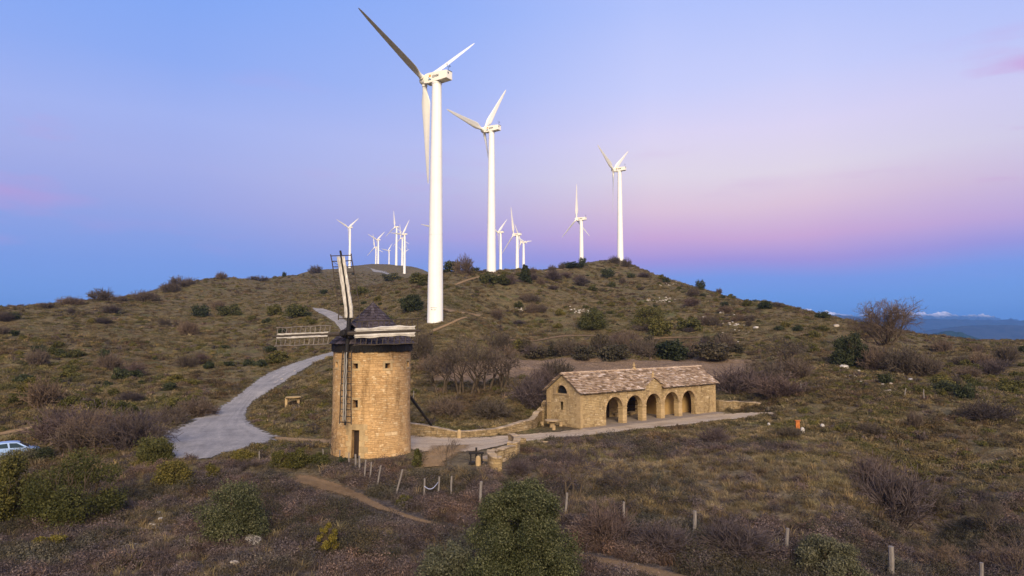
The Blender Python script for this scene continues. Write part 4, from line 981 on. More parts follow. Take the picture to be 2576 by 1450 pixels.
# stones inside the shelter
for k, (x, y) in enumerate([(4.6, 1.6), (8.0, 1.5)]):
    mb = MB(); mb.box((0, 0, .22), (.42, .42, .44), jit=.02); o = mb.build('stone_block', M['ashlar'], bevel=.02); q = SH.matrix_basis @ Vector((x, y, .035)); o.location = q; o.rotation_euler.z = BA+.2*k; tag(o, 'square stone block on the floor inside the '+['first', 'second'][k]+' arch of the shelter', 'stone block')
q = SH.matrix_basis @ Vector((11.4, WY-TH-.35, .035)); bn = empty('stone_bench', q, BA, 'long stone bench against the back wall under the middle arches', 'bench'); part('seat', 'cap_stone', bn, ((0, 0, .43), (3.4, .42, .1))); part('leg', 'ashlar_grey', bn, ((-1.3, 0, .19), (.3, .36, .38))); part('leg', 'ashlar_grey', bn, ((1.3, 0, .19), (.3, .36, .38)))
q = SH.matrix_basis @ Vector((6.2, WY-TH-.35, .035)); bn = empty('stone_bench', q, BA, 'short stone bench against the back wall seen through the first arches', 'bench'); part('seat', 'cap_stone', bn, ((0, 0, .43), (2.4, .42, .1))); part('leg', 'ashlar_grey', bn, ((-.9, 0, .19), (.3, .36, .38))); part('leg', 'ashlar_grey', bn, ((.9, 0, .19), (.3, .36, .38)))
# railing and bench on the left hillside
def rail_fence(u0, u1, v0, v1, npost, label, mat, h=1.0, rails=(.92,), name='railing'):
    a, b = spot(u0, v0), spot(u1, v1); t = empty(name, tuple(a), 0, label, 'railing'); tops = []
    for k in range(npost):
        f = k/(npost-1); x, y = a[0]+(b[0]-a[0])*f, a[1]+(b[1]-a[1])*f; z = G1(x, y); mb = MB(); mb.tube([(x-a[0], y-a[1], z-a[2]-.3), (x-a[0], y-a[1], z-a[2]+h)], .07, 7); mb.build('post', M[mat], t); tops.append((x-a[0], y-a[1], z-a[2]))
    for r in rails:
        mb = MB(); mb.tube([(x, y, z+r) for x, y, z in tops], .07, 7); mb.build('rail', M[mat], t)
rail_fence(668, 705, 772, 772, 5, 'pale wooden handrail with close posts on the left hillside', 'post_wood')
rail_fence(690, 745, 768, 768, 5, 'longer brown wooden railing on the left hillside behind the pale one', 'pole_wood')

# ------------------------------------------------------------------ fence posts
POSTS = [  # u, v top, v base, du at top, width m, words
 (652, 1138, 1165, 0, .10, 'lone grey fence post at the edge of the gravel apron'),
 (817, 1131, 1154, -5, .09, 'short leaning bleached fence post left of the windmill foot'),
 (853, 1136, 1171, 1, .10, 'thin grey fence post just left of the windmill door'),
 (878, 1142, 1178, 0, .10, 'thin grey fence post in front of the windmill door jamb'),
 (894, 1145, 1180, 0, .14, 'thicker grey fence post in front of the windmill door'),
 (906, 1150, 1190, -3, .13, 'whitish fence post standing just right of the windmill door'),
 (916, 1161, 1209, 4, .11, 'dark grey fence post left of a leaning twin'),
 (928, 1166, 1212, 6, .11, 'dark grey fence post leaning slightly right, beside its twin'),
 (944, 1175, 1232, 14, .10, 'slender white fence post leaning strongly to the right below the windmill'),
 (993, 1186, 1251, 18, .12, 'grey fence post leaning right by the dirt trail'),
 (1068, 1207, 1255, -1, .12, 'fence post holding the left end of a blue white tape'),
 (1103, 1202, 1246, 1, .12, 'fence post holding the right end of a blue white tape'),
 (1135, 1202, 1254, 1, .13, 'fence post with a wrapped top right of the taped pair'),
 (1207, 1217, 1270, 4, .18, 'stout grey fence post left of the big juniper'),
 (1421, 1244, 1299, 5, .14, 'grey fence post rising just right of the big juniper'),
 (1567, 1266, 1322, 4, .14, 'knotty fence post on the meadow edge, next after the one by the juniper'),
 (1745, 1290, 1350, 4, .20, 'broad twisted fence post in the middle of the meadow edge'),
 (1977, 1335, 1400, 7, .17, 'crooked fence post behind the grey green bush'),
 (2242, 1380, 1458, 2, .25, 'big square topped fence post right of the grey green bush'),
 (2470, 1423, 1500, 1, .18, 'cut off fence post at the lower right corner'),
 (1337, 996, 1022, 3, .14, 'leaning bleached post in the dark bush left of the shelter gable'),
 (1039, 985, 1010, 2, .12, 'bleached post just right of the windmill wall'),
 (1936, 971, 984, 0, .10, 'thin distant fence post below the bare tree right of the shelter'),
 (1995, 968, 984, 2, .12, 'pale distant fence post leaning right at the field corner'),
 (2016, 965, 984, -2, .12, 'pale distant fence post leaning left at the field corner'),
 (2274, 979, 1001, 6, .13, 'white fence post leaning right on the stony right slope'),
 (2324, 982, 1007, 1, .13, 'upright white fence post on the stony right slope'),
 (2552, 1053, 1062, 6, .12, 'tilted fence post near the right edge of the meadow'),
]
for u, vt, vb, du, w, lb in POSTS:
    p = spot(u, vb); h = (vb-vt)/F*p[1]*1.02; dx = du/F*p[1]; mb = MB(); pts = []; nk = 7; ph = random.random()*6
    for k in range(nk):
        t = k/(nk-1); pts.append((dx*t+.02*math.sin(t*4+ph), .015*math.cos(t*5+ph), -.35+(h+.35)*t))
    mb.tube(pts, [w*.5*(1.08-.15*k/nk+random.uniform(-.06, .06)) for k in range(nk)], 7)
    o = mb.build('fence_post', M['post_wood']); o.location = p; tag(o, lb, 'fence post', 'wooden fence posts')
a, b = spot(1068, 1255), spot(1103, 1246); za, zb_ = a[2]+.75, b[2]+.82
tp, tq = [], []
for k in range(17):
    t = k/16; x = a[0]+(b[0]-a[0])*t; y = a[1]+(b[1]-a[1])*t-.08; z = za+(zb_-za)*t-.30*math.sin(math.pi*t); tp += [(x, y, z), (x, y-.02, z+.07)]
me = mesh_np('tape', tp, [(2*k, 2*k+2, 2*k+3, 2*k+1) for k in range(16)], simple('blue white tape', (.45, .48, .66), .5, .3, .15, 3, 0)); o = link('warning_tape', me); o.modifiers.new('thick', 'SOLIDIFY').thickness = .006; tag(o, 'sagging blue white tape strung between two fence posts', 'tape')

# ------------------------------------------------------------------ parked car, seen over the heather
cr = empty('parked_car', label='pale blue hatchback parked at the left edge behind the heather', cat='car'); p = spot(36, 1150); cr.location = (p[0], p[1], p[2]-.10); cr.rotation_euler.z = math.radians(33)
M['car_paint'] = simple('pale blue white car paint', (.27, .40, .66), .25, .5, .03, 1, 0); M['car_glass'] = simple('tinted glass', (.015, .035, .05), .08, .5, .2, 1, 0); M['tyre'] = simple('tyre rubber', (.02, .02, .02), .9, .2, .2, 4, 0); M['rim'] = simple('steel rim', (.35, .35, .36), .4, .5, .1, 4, 0, 0, .5)
secs = [(-1.9, .40, .62, .80), (-1.86, .28, .95, .82), (-1.6, .22, 1.0, .83), (-.6, .20, .96, .84), (.6, .20, .94, .84), (1.1, .22, .88, .83), (1.6, .26, .80, .80), (1.84, .30, .70, .74), (1.9, .38, .55, .68)]
mb = MB(); ring = []
for x, z0, z1, w in secs: ring.append([(x, -w, z0+.08), (x, -w*.97, (z0+z1)/2), (x, -w*.93, z1-.04), (x, -w*.86, z1), (x, w*.86, z1), (x, w*.93, z1-.04), (x, w*.97, (z0+z1)/2), (x, w, z0+.08), (x, w*.9, z0), (x, -w*.9, z0)])
n = 10; mb.v = [q for r in ring for q in r]
for k in range(len(ring)-1):
    for j in range(n): q = k*n; mb.f.append((q+j, q+(j+1) % n, q+n+(j+1) % n, q+n+j))
mb.f += [tuple(range(n)), tuple(range((len(ring)-1)*n, len(ring)*n))]
cab = [(-1.78, .94, .72, 0), (-1.45, 1.36, .60, 1), (-.9, 1.43, .58, 1), (-.1, 1.44, .575, 1), (.25, 1.40, .57, 1), (1.02, .90, .70, 0)]
rp = [(-1.80, .93), (-1.50, 1.33), (-1.35, 1.385), (-.9, 1.425), (-.3, 1.435), (.15, 1.41), (.3, 1.37), (1.08, .90)]
def half(z): return .79-(z-.93)*.40
for sgn in (-1, 1): mb.f.append(tuple(len(mb.v)+k for k in range(len(rp)))); mb.v += [(x, sgn*half(z), z) for x, z in rp]
i0 = len(mb.v)-2*len(rp)
for k in range(len(rp)-1): mb.f.append((i0+k, i0+k+1, i0+len(rp)+k+1, i0+len(rp)+k))
body = mb.build('body', M['car_paint'], cr); pick_smooth(body, 35)
def gl(name, P2, side):
    mb = MB(); mb.prism(P2, lambda a, b, d: (a, side*(half(b)+d), b), -.02, .006); return mb.build(name, M['car_glass'], cr)
for sd in (-1, 1):
    gl('side_window', [(-1.28, .98), (-.42, .97), (-.52, 1.36), (-1.0, 1.33), (-1.2, 1.25)], sd); gl('side_window', [(-.30, .97), (.80, .95), (.16, 1.34), (-.38, 1.37)], sd)
def glx(name, pts, off):
    (x0, z0), (x1, z1) = pts; d = Vector((z1-z0, 0, -(x1-x0))).normalized()*off; mb = MB(); mb.hexa([Vector(q)+e for e in (d*-1, d) for q in ((x0, -half(z0)+.1, z0), (x0, half(z0)-.1, z0), (x1, half(z1)-.08, z1), (x1, -half(z1)+.08, z1))]); mb.build(name, M['car_glass'], cr)
glx('rear_window', ((-1.775, .96), (-1.51, 1.315)), .012); glx('windscreen', ((.36, 1.335), (1.0, .945)), .012)
for sd in (-1, 1):
    mb = MB(); mb.box((.80, sd*.86, .98), (.12, .16, .12)); mb.build('wing_mirror', M['car_paint'], cr, bevel=.02)
    mb = MB(); mb.box((-.2, sd*.83, .82), (.2, .03, .04)); mb.build('door_handle', M['dark_metal'], cr)
    for x in (-1.22, 1.2):
        Ry = Matrix.Translation((x, sd*.72, .29)) @ Matrix.Rotation(math.pi/2, 4, 'X'); mb = MB(); mb.lathe([(.2, -.09), (.29, -.08), (.29, .08), (.2, .09)], 20, Ry); w = mb.build('wheel', M['tyre'], cr); mb = MB(); mb.lathe([(.02, -.095), (.19, -.1), (.19, .1), (.02, .095)], 16, Ry); mb.build('rim', M['rim'], w)
    mb = MB(); mb.box((-1.86, sd*.66, .78), (.06, .18, .26)); mb.build('tail_light', simple('red lens', (.3, .01, .01), .3), cr); mb = MB(); mb.box((1.80, sd*.55, .62), (.10, .26, .14)); mb.build('headlight', M['rim'], cr)
# ------------------------------------------------------------------ plant meshes
def unit(rg, n):
    d = rg.normal(size=(n, 3)); return d/np.linalg.norm(d, axis=1, keepdims=True)
def leaf_quads(rg, C, N, size, asp=1.7):
    """one small leaf face at each centre, facing roughly N"""
    n = len(C); t = np.cross(N, unit(rg, n)); t /= np.linalg.norm(t, axis=1, keepdims=True)+1e-9; b = np.cross(N, t)
    s = (size*rg.uniform(.55, 1.35, n))[:, None]; t = t*s*asp*.5; b = b*s*.5
    V = np.stack([C-t-b*.35, C+b*.9-t*.1, C+t+b*.2, C-b*.9+t*.15], 1).reshape(-1, 3)
    return V, np.arange(4*n).reshape(-1, 4)
def crown(seed, w, h, n, leaf, lobes=14, cone=0.0, base_h=.04, shell=.55, lobe=(.20, .36), d=None, up=.0):
    """foliage volume: leaves on and inside many overlapping lobes"""
    rg = np.random.default_rng(seed); d = d or w; cs = []
    for i in range(lobes):
        t = ((i+.5)/lobes)**.85; z = base_h+t*(1-base_h)*.86
        prof = math.sqrt(max(.04, 1-((z-.42)/.60)**2)) if cone == 0 else (1-z)**cone*.95+.06
        a = i*2.4+rg.uniform(-.5, .5); r = prof*(.10+.66*math.sqrt(rg.random()))
        if cone == 0: z *= 1-.5*(r/.76)**2*rg.uniform(.4, 1.2)
        cs.append((math.cos(a)*r*.5, math.sin(a)*r*.5, z, rg.uniform(*lobe)*(.55+.45*prof)*rg.uniform(.7, 1.1)))
    cs = np.array(cs); pk = rg.choice(len(cs), n, p=cs[:, 3]**2/np.sum(cs[:, 3]**2)); q = unit(rg, n)
    rad = cs[pk, 3]*(1-shell*rg.random(n)**1.6)*(1+.20*rg.normal(size=n)+.25*(rg.random(n) > .93)*(q[:, 2] > 0))
    C = cs[pk, :3]+q*rad[:, None]*np.array([.78, .78, .85]); C[:, 2] = np.where(C[:, 2] < .015, np.abs(C[:, 2])*.4+.01, C[:, 2])
    C = C*np.array([w, d, h]); N = q*.55+unit(rg, n)+np.array([0, 0, up]); N /= np.linalg.norm(N, axis=1, keepdims=True)
    return leaf_quads(rg, C, N, leaf)
def segs_to_mesh(SG, sides=3):
    """(p0, p1, r0, r1) list to tapered prisms"""
    p0 = np.array([s[0] for s in SG]); p1 = np.array([s[1] for s in SG]); r0 = np.array([s[2] for s in SG])[:, None]; r1 = np.array([s[3] for s in SG])[:, None]
    dd = p1-p0; dd /= np.linalg.norm(dd, axis=1, keepdims=True)+1e-9; ref = np.where(np.abs(dd[:, 2:3]) > .9, np.array([[1, 0, 0]]), np.array([[0, 0, 1]])); a = np.cross(dd, ref); a /= np.linalg.norm(a, axis=1, keepdims=True); b = np.cross(dd, a)
    rings = []
    for p, r in ((p0, r0), (p1, r1)):
        for k in range(sides): t = 2*math.pi*k/sides; rings.append(p+(a*math.cos(t)+b*math.sin(t))*r)
    V = np.stack(rings, 1).reshape(-1, 3); m = len(SG); o = np.arange(m)[:, None]*2*sides
    Qs = np.concatenate([o+np.array([[k, (k+1) % sides, sides+(k+1) % sides, sides+k]]) for k in range(sides)]); return V, Qs
def branch(rg, p, d, L, r, lev, out, spread=.55, up=.12, kids=(3, 5), wig=.18, minr=.006, split=0):
    n = 3 if lev else 2; q = np.array(p, float); d = np.array(d, float)
    for k in range(n):
        d = d+rg.normal(size=3)*wig+np.array([0, 0, up]); d /= np.linalg.norm(d); e = q+d*L/n; ra = r*(1-.45*k/n); rb = r*(1-.45*(k+1)/n)
        out.append((q, e, max(ra, minr), max(rb, minr*.8), lev)); q = e
        if lev > 0 and (k > 0 or not split):
            for _ in range(rg.integers(kids[0], kids[1]+1) if k == n-1 else max(1, kids[0]-1)):
                dn = d+unit(rg, 1)[0]*spread*1.5; dn /= np.linalg.norm(dn); branch(rg, q, dn, L*rg.uniform(.52, .78), rb*.62, lev-1, out, spread, up, kids, wig, minr, split)
def bare_tree(seed, h, trunk_r, lev=4, stems=1, spread=.6, up=.1, lean=.15, kids=(2, 4), tl=.3, minr=.012, wig=.15):
    rg = np.random.default_rng(seed); out = []
    for s in range(stems):
        a = rg.random()*6.28; o = np.array([math.cos(a), math.sin(a), 0])*(.08*h*(stems > 1)*rg.random()); d = np.array([math.cos(a)*lean, math.sin(a)*lean, 1.0]); d /= np.linalg.norm(d)
        branch(rg, o-np.array([0, 0, .2]), d, h*tl*rg.uniform(.8, 1.15), trunk_r*rg.uniform(.7, 1.0), lev, out, spread, up, kids, wig, minr, 1)
    z = max(s[1][2] for s in out); k = h/z; out = [(s[0]*k, s[1]*k, s[2], s[3], s[4]) for s in out]
    return out
def tree_meshes(seed, tm, **k):
    o = bare_tree(seed, **k); L = k.get('lev', 4)
    a = [s for s in o if s[4] >= L-1]; b = [s for s in o if s[4] < L-1]
    V, Qs = segs_to_mesh(a, 6); m1 = mesh_np('trunk', V, Qs, M['bark'], True); V, Qs = segs_to_mesh(b, 3); m2 = mesh_np('crown', V, Qs, M[tm], True); return m1, m2
def twig_bush(seed, w, h, n, mat, r=.012):
    rg = np.random.default_rng(seed); out = []
    for i in range(n):
        a = rg.random()*6.28; s = math.sqrt(rg.random()); o = np.array([math.cos(a)*w*.22*s, math.sin(a)*w*.22*s, -.05]); d = np.array([math.cos(a)*s*w/h*.6, math.sin(a)*s*w/h*.6, 1.0])+rg.normal(size=3)*.2; d /= np.linalg.norm(d)
        branch(rg, o, d, h*rg.uniform(.35, .6)*(1-.25*s), r*rg.uniform(.7, 1.3), 2, out, .5, .06, (2, 3), .16, r*.55, 0)
    V, Qs = segs_to_mesh(out, 3); V[:, 2] = np.where(V[:, 2] > h, h-(V[:, 2]-h)*.3, V[:, 2]); return mesh_np('bare_bush', V, Qs, M[mat], True)
def leafy(name, mat, *a, **k):
    V, Qs = crown(*a, **k); return mesh_np(name, V, Qs, M[mat])

SHR = {}                                      # unit-size shrubs (1 m wide, given height ratio) shared by the hillside copies
for mat in ('green', 'dark_green', 'olive'):
    SHR[mat] = [leafy('shrub', mat, 40+i*3+len(mat), 1, [.62, .8, .5][i], 1500, .055, lobes=[11, 9, 15][i], lobe=(.22, .4)) for i in range(3)]
SHR['low'] = [leafy('shrub', m, 80+i, 1, .42, 1300, .055, lobes=16, lobe=(.16, .3)) for i, m in enumerate(('green', 'olive', 'dark_green'))]
SHR['thicket'] = [leafy('shrub', 'brush', 70+i, 1, .5, 2200, .04, lobes=20, lobe=(.14, .30)) for i in range(3)]
SHR['bare'] = [twig_bush(90+i, 1, [.7, .9, .6][i], 64, m, .010) for i, m in enumerate(('twig', 'twig_purple', 'twig'))]
def zmax(me):
    if 'zmax' not in me: me['zmax'] = float(np.quantile([q.co.z for q in me.vertices], .995))
    return me['zmax']
def wide(u, v, wpx):
    p = spot(u, v); return p, wpx/F*p[1]
def shrub(u, v, wpx, hpx, mat, label, group=None, name=None, i=None, cat=None):
    p, w = wide(u, v, wpx); h = hpx/F*p[1]; ms = SHR[mat]; me = ms[(int(u+v) if i is None else i) % len(ms)]
    z0 = zmax(me); o = link(name or ('bare_bush' if mat == 'bare' else 'shrub'), me)
    o.location = (p[0], p[1], p[2]-.05); o.scale = (w, w, h/z0*(1.22 if mat == 'bare' else .95)); o.rotation_euler.z = random.random()*6.28
    return tag(o, label, cat or ('bare bush' if mat == 'bare' else 'shrub'), group)
def big_shrub(name, u, v, wpx, hpx, mat, label, n, leaf, trunk=True, p=None, cat='shrub', **k):
    if p is None: p = spot(u, v)
    w, h = wpx/F*p[1], hpx/F*p[1]; t = empty(name, (p[0], p[1], p[2]-.05), random.random()*3, label, cat)
    link('foliage', leafy('foliage', mat, int(u*7+v), w, h, n, leaf, **k), t)
    if trunk:
        rg = np.random.default_rng(int(u)); out = []
        for s in range(4):
            a = s*1.6+rg.random(); branch(rg, (0, 0, -.1), (math.cos(a)*.4, math.sin(a)*.4, 1), h*.42, .05*w/2, 2, out, .5, .1, (2, 3), .15, .012, 0)
        V, Qs = segs_to_mesh(out, 4); link('branches', mesh_np('branches', V, Qs, M['bark'], True), t)
    return t
# foreground
pj = np.array([(1312-1288)/F*30.5, 30.5, 0]); pj[2] = G1(pj[0], pj[1])
big_shrub('juniper', 1312, 1500, 400, 288, 'juniper', 'large bushy green juniper at the bottom centre, biggest shrub in the foreground', 110000, .056, p=pj, lobes=74, cone=.60, lobe=(.085, .165), shell=.42, base_h=.02, trunk=False)
pj2 = np.array([(1125-1288)/F*31.5, 31.5, 0]); pj2[2] = G1(pj2[0], pj2[1])
big_shrub('juniper', 1125, 1470, 170, 120, 'grey_green', 'low greyish green spreading bush left of the large juniper', 14000, .07, p=pj2, lobes=24, lobe=(.14, .26))
big_shrub('round_shrub', 585, 1358, 185, 155, 'juniper', 'dense ball shaped dark green shrub alone in the left foreground heather', 26000, .06, lobes=38, lobe=(.15, .24), shell=.65, base_h=.14)
big_shrub('shrub', 190, 1325, 260, 190, 'green', 'broad loose green shrub mass in the left foreground', 22000, .075, lobes=20, lobe=(.11, .30), shell=.45)
big_shrub('shrub', 15, 1325, 140, 175, 'olive', 'olive green shrub cut off by the left edge in the foreground', 15000, .085, lobes=22, lobe=(.14, .26))
big_shrub('shrub', 45, 1168, 130, 40, 'grey_green', 'low dense bush hiding the lower half of the parked car', 6000, .06, lobes=18, trunk=False)
big_shrub('shrub', 105, 1160, 60, 40, 'dark_green', 'dark bush in front of the bonnet of the parked car', 3500, .07, lobes=10, trunk=False)
big_shrub('shrub', 437, 1225, 98, 66, 'olive', 'loose olive green shrub between the round shrub and the gravel apron', 9000, .08, lobes=18)
big_shrub('shrub', 536, 1208, 38, 38, 'olive', 'small olive shrub above the round dark green shrub', 3500, .075, lobes=10)
big_shrub('shrub', 388, 1163, 100, 68, 'green', 'spiky green bush at the left corner of the gravel apron', 9000, .085, lobes=16)
big_shrub('shrub', 120, 1385, 85, 45, 'yellow', 'small yellowish shrub in front of the broad left shrub mass', 2500, .08, lobes=9)
big_shrub('gorse', 820, 1392, 72, 74, 'yellow', 'bright yellow green spiky bush in the foreground heather', 5200, .06, lobes=14, cone=.25, lobe=(.08, .17))
big_shrub('shrub', 2085, 1450, 190, 112, 'grey_green', 'pale grey green leafy bush among the right foreground posts', 22000, .06, lobes=30, lobe=(.12, .22))
big_shrub('shrub', 1050, 1176, 30, 48, 'green', 'slim upright green bush at the right foot of the windmill', 3500, .07, lobes=10, cone=.4)
for u, w, h, m, l in ((612, 62, 30, 'olive', 'olive bush at the right edge of the gravel apron'), (700, 46, 40, 'green', 'upright green bush, leftmost of those left of the windmill foot'), (745, 72, 44, 'olive', 'broad olive bush in the hedge left of the windmill foot'), (800, 66, 38, 'green', 'green bush nearest the left side of the windmill foot')):
    big_shrub('shrub', u, 1174 if u > 620 else 1160, w, h, m, l, 5200, .08, lobes=14)
big_shrub('shrub', 862, 1172, 26, 26, 'dark_green', 'small dark bush before the door of the windmill', 1800, .07, lobes=7, trunk=False)
big_shrub('shrub', 1018, 1272, 46, 30, 'olive', 'small olive bush right of the dirt trail', 1800, .07, lobes=8, trunk=False)
big_shrub('evergreen_oak', 2138, 922, 90, 92, 'dark_green', 'dense dark evergreen tree left of the bare oak on the right', 16000, .17, lobes=30, lobe=(.15, .25), shell=.7, cat='tree')
big_shrub('pine', 1321, 712, 40, 50, 'dark_green', 'conical dark green pine on the crest right of the second tallest turbine', 6500, .28, lobes=26, cone=.8, lobe=(.12, .24), cat='tree')
big_shrub('shrub', 1037, 783, 70, 44, 'dark_green', 'big round dark green shrub just left of the largest turbine tower', 8000, .2, lobes=20, lobe=(.16, .26))
big_shrub('shrub', 1495, 828, 82, 52, 'green', 'large green shrub on the right hill above the terrace', 7000, .2, lobes=20)
big_shrub('shrub', 1632, 822, 92, 52, 'olive', 'large olive shrub beside the large green one on the right hill', 7000, .2, lobes=20)
# named hillside shrubs
HS = [(1690,905,100,50,'dark_green','dark green thicket in the terrace bank above the shelter roof'),(1590,880,60,26,'olive','olive bush at the top of the terrace bank'),(1470,905,70,36,'thicket','brown thicket in the terrace bank above the shelter gable'),(1300,880,50,26,'olive','olive bush at the left end of the terrace bank'),(140,1100,80,50,'dark_green','dark green bush on the bank above the parked car'),(1660,842,58,42,'olive','olive shrub below the large olive shrub on the right hill'),(1738,830,72,34,'green','wide green shrub at the right end of the shrub row above the terrace'),(1527,700,36,26,'dark_green','dark round shrub just below the right summit'),
 (1228,713,46,28,'green','green shrub below the foot of the second tallest turbine'),(1262,716,44,26,'green','green shrub between the second tallest turbine and the conical pine'),(1195,684,28,12,'dark_green','dark shrub on the crest left of the second tallest turbine'),(1137,684,52,30,'dark_green','dark dense shrub on the crest right of the largest tower'),
 (985,708,62,22,'green','green bush below the wind turbine standing before the knoll'),(1052,712,60,26,'green','green bush left of the largest tower below the knoll'),(750,797,62,32,'green','green bush beside the bend of the upper road'),(503,797,46,32,'dark_green','dark conical bush on the upper left hillside'),
 (578,793,56,28,'green','green bush right of the dark conical one on the left hillside'),(693,792,44,28,'olive','olive bush under the wooden railings'),(714,697,11,13,'dark_green','tiny round tree alone on the left skyline'),(1762,729,26,26,'dark_green','dark tree on the right descending skyline'),
 (1925,777,38,20,'dark_green','dark bush low on the right skyline'),(1466,668,20,20,'dark_green','pointed dark shrub at the foot of the next-to-right turbine'),(1436,674,62,16,'dark_green','low dark bush along the summit left of the rightmost turbine'),(1790,905,120,46,'thicket','long dark thicket along the terrace bank, right part'),
 (1540,908,90,40,'thicket','dark thicket along the terrace bank, middle part'),(1345,903,70,30,'thicket','dark thicket along the terrace bank, left part'),(338,952,42,22,'dark_green','dark bush on the left slope, left of a flat wider one'),(442,966,62,24,'low','flat wide dark bush on the left slope'),
 (700,912,64,30,'green','green bush above the road left of the windmill sails'),(505,912,50,18,'low','low bush in the middle of the left slope'),(655,922,40,18,'low','low bush left of the road bend by the windmill'),(2228,967,42,28,'dark_green','round green shrub among the white rocks on the right'),
 (2277,990,30,24,'green','small green shrub right of the round one among the white rocks'),(2318,988,46,20,'olive','olive shrub right of the white rocks'),(2425,1008,54,46,'dark_green','conical dark green shrub on the right slope'),(2370,999,22,22,'olive','small olive shrub left of the conical dark one'),
 (2070,803,40,20,'dark_green','dark bush on the skyline left of the bare oak'),(1128,915,46,18,'low','low bush behind the bare trees right of the windmill'),(60,965,60,24,'low','low dark bush near the left edge of the slope'),(190,900,50,22,'green','green bush high on the left slope'),(470,1040,40,22,'low','low bush beside the left verge of the gravel road'),
 (910,742,46,20,'green','green bush behind the windmill top sail'),(960,812,60,26,'dark_green','dark bush behind the windmill roof'),(1700,905,70,34,'dark_green','rounded dark bush in the terrace bank thicket'),(1880,770,30,18,'olive','olive shrub on the right flank near the skyline')]
for u, v, w, h, m, l in HS: shrub(u, v, w, h, m, l)
# generic shrubs over the hills: nothing in the photo tells these apart
rg = np.random.default_rng(5); cnt = 0; used = []
REG = [(0, 720, 790, 1050, 50, 'small green shrub scattered on the left hillside', 'green shrubs on the left hillside'),
       (1230, 1960, 690, 838, 60, 'small green shrub scattered on the right hill', 'green shrubs on the right hill'),
       (760, 1080, 690, 830, 22, 'small green shrub scattered around the upper road', 'green shrubs around the upper road'),
       (2330, 2600, 870, 1000, 20, 'small green shrub on the far right slope', 'green shrubs on the far right slope'),
       (1950, 2130, 815, 900, 12, 'small green shrub above the dark evergreen tree', 'green shrubs above the evergreen tree')]
for a, b, c, d, n, lb, gp in REG:
    k = 0; tries = 0
    while k < n and tries < 1500:
        tries += 1; u = rg.uniform(a, b); v = rg.uniform(c, d); p = spot(u, v)
        if abs(project(*p)[1]-v) > 6 or p[1] < 66 or mask(p[0], p[1]) > .02 or pad(p[0], p[1]) > 0: continue
        if any((u-x)**2+(2*(v-y))**2 < 18**2 for x, y in used): continue
        used.append((u, v)); w = rg.uniform(.9, 3.0)*F/p[1]*(1 if p[1] < 200 else 1.25); shrub(u, v, w, w*rg.uniform(.4, .62), ['green', 'olive', 'low', 'dark_green', 'low'][rg.integers(5)], lb, gp, i=int(rg.integers(9))); k += 1
for a, b, c, d, n, hr, lb, gp in [(0, 600, 760, 1050, 16, .55, 'greyish bare bush scattered on the left hillside', 'bare bushes on the left hillside'), (1240, 1960, 690, 840, 34, .55, 'greyish bare bush scattered on the right hill', 'bare bushes on the right hill'), (1265, 1880, 862, 902, 26, .7, 'brown bush of the merged hedge along the terrace bank', 'hedge bushes along the terrace bank'), (2330, 2576, 880, 985, 12, .5, 'greyish bare bush scattered on the far right slope', 'bare bushes on the far right slope')]:
    for k in range(n):
        for tries in range(40):
            u = rg.uniform(a, b); v = rg.uniform(c, d); p = spot(u, v)
            if abs(project(*p)[1]-v) < 6 and p[1] > 62 and mask(p[0], p[1]) < .02 and pad(p[0], p[1]) == 0: break
        else: continue
        w = rg.uniform(1.6, 4.6)*F/p[1]; shrub(u, v, w, w*rg.uniform(.6, 1.2)*hr, 'thicket' if (hr == .7 and k % 3 == 0) else 'bare', lb, gp, i=int(rg.integers(9)))
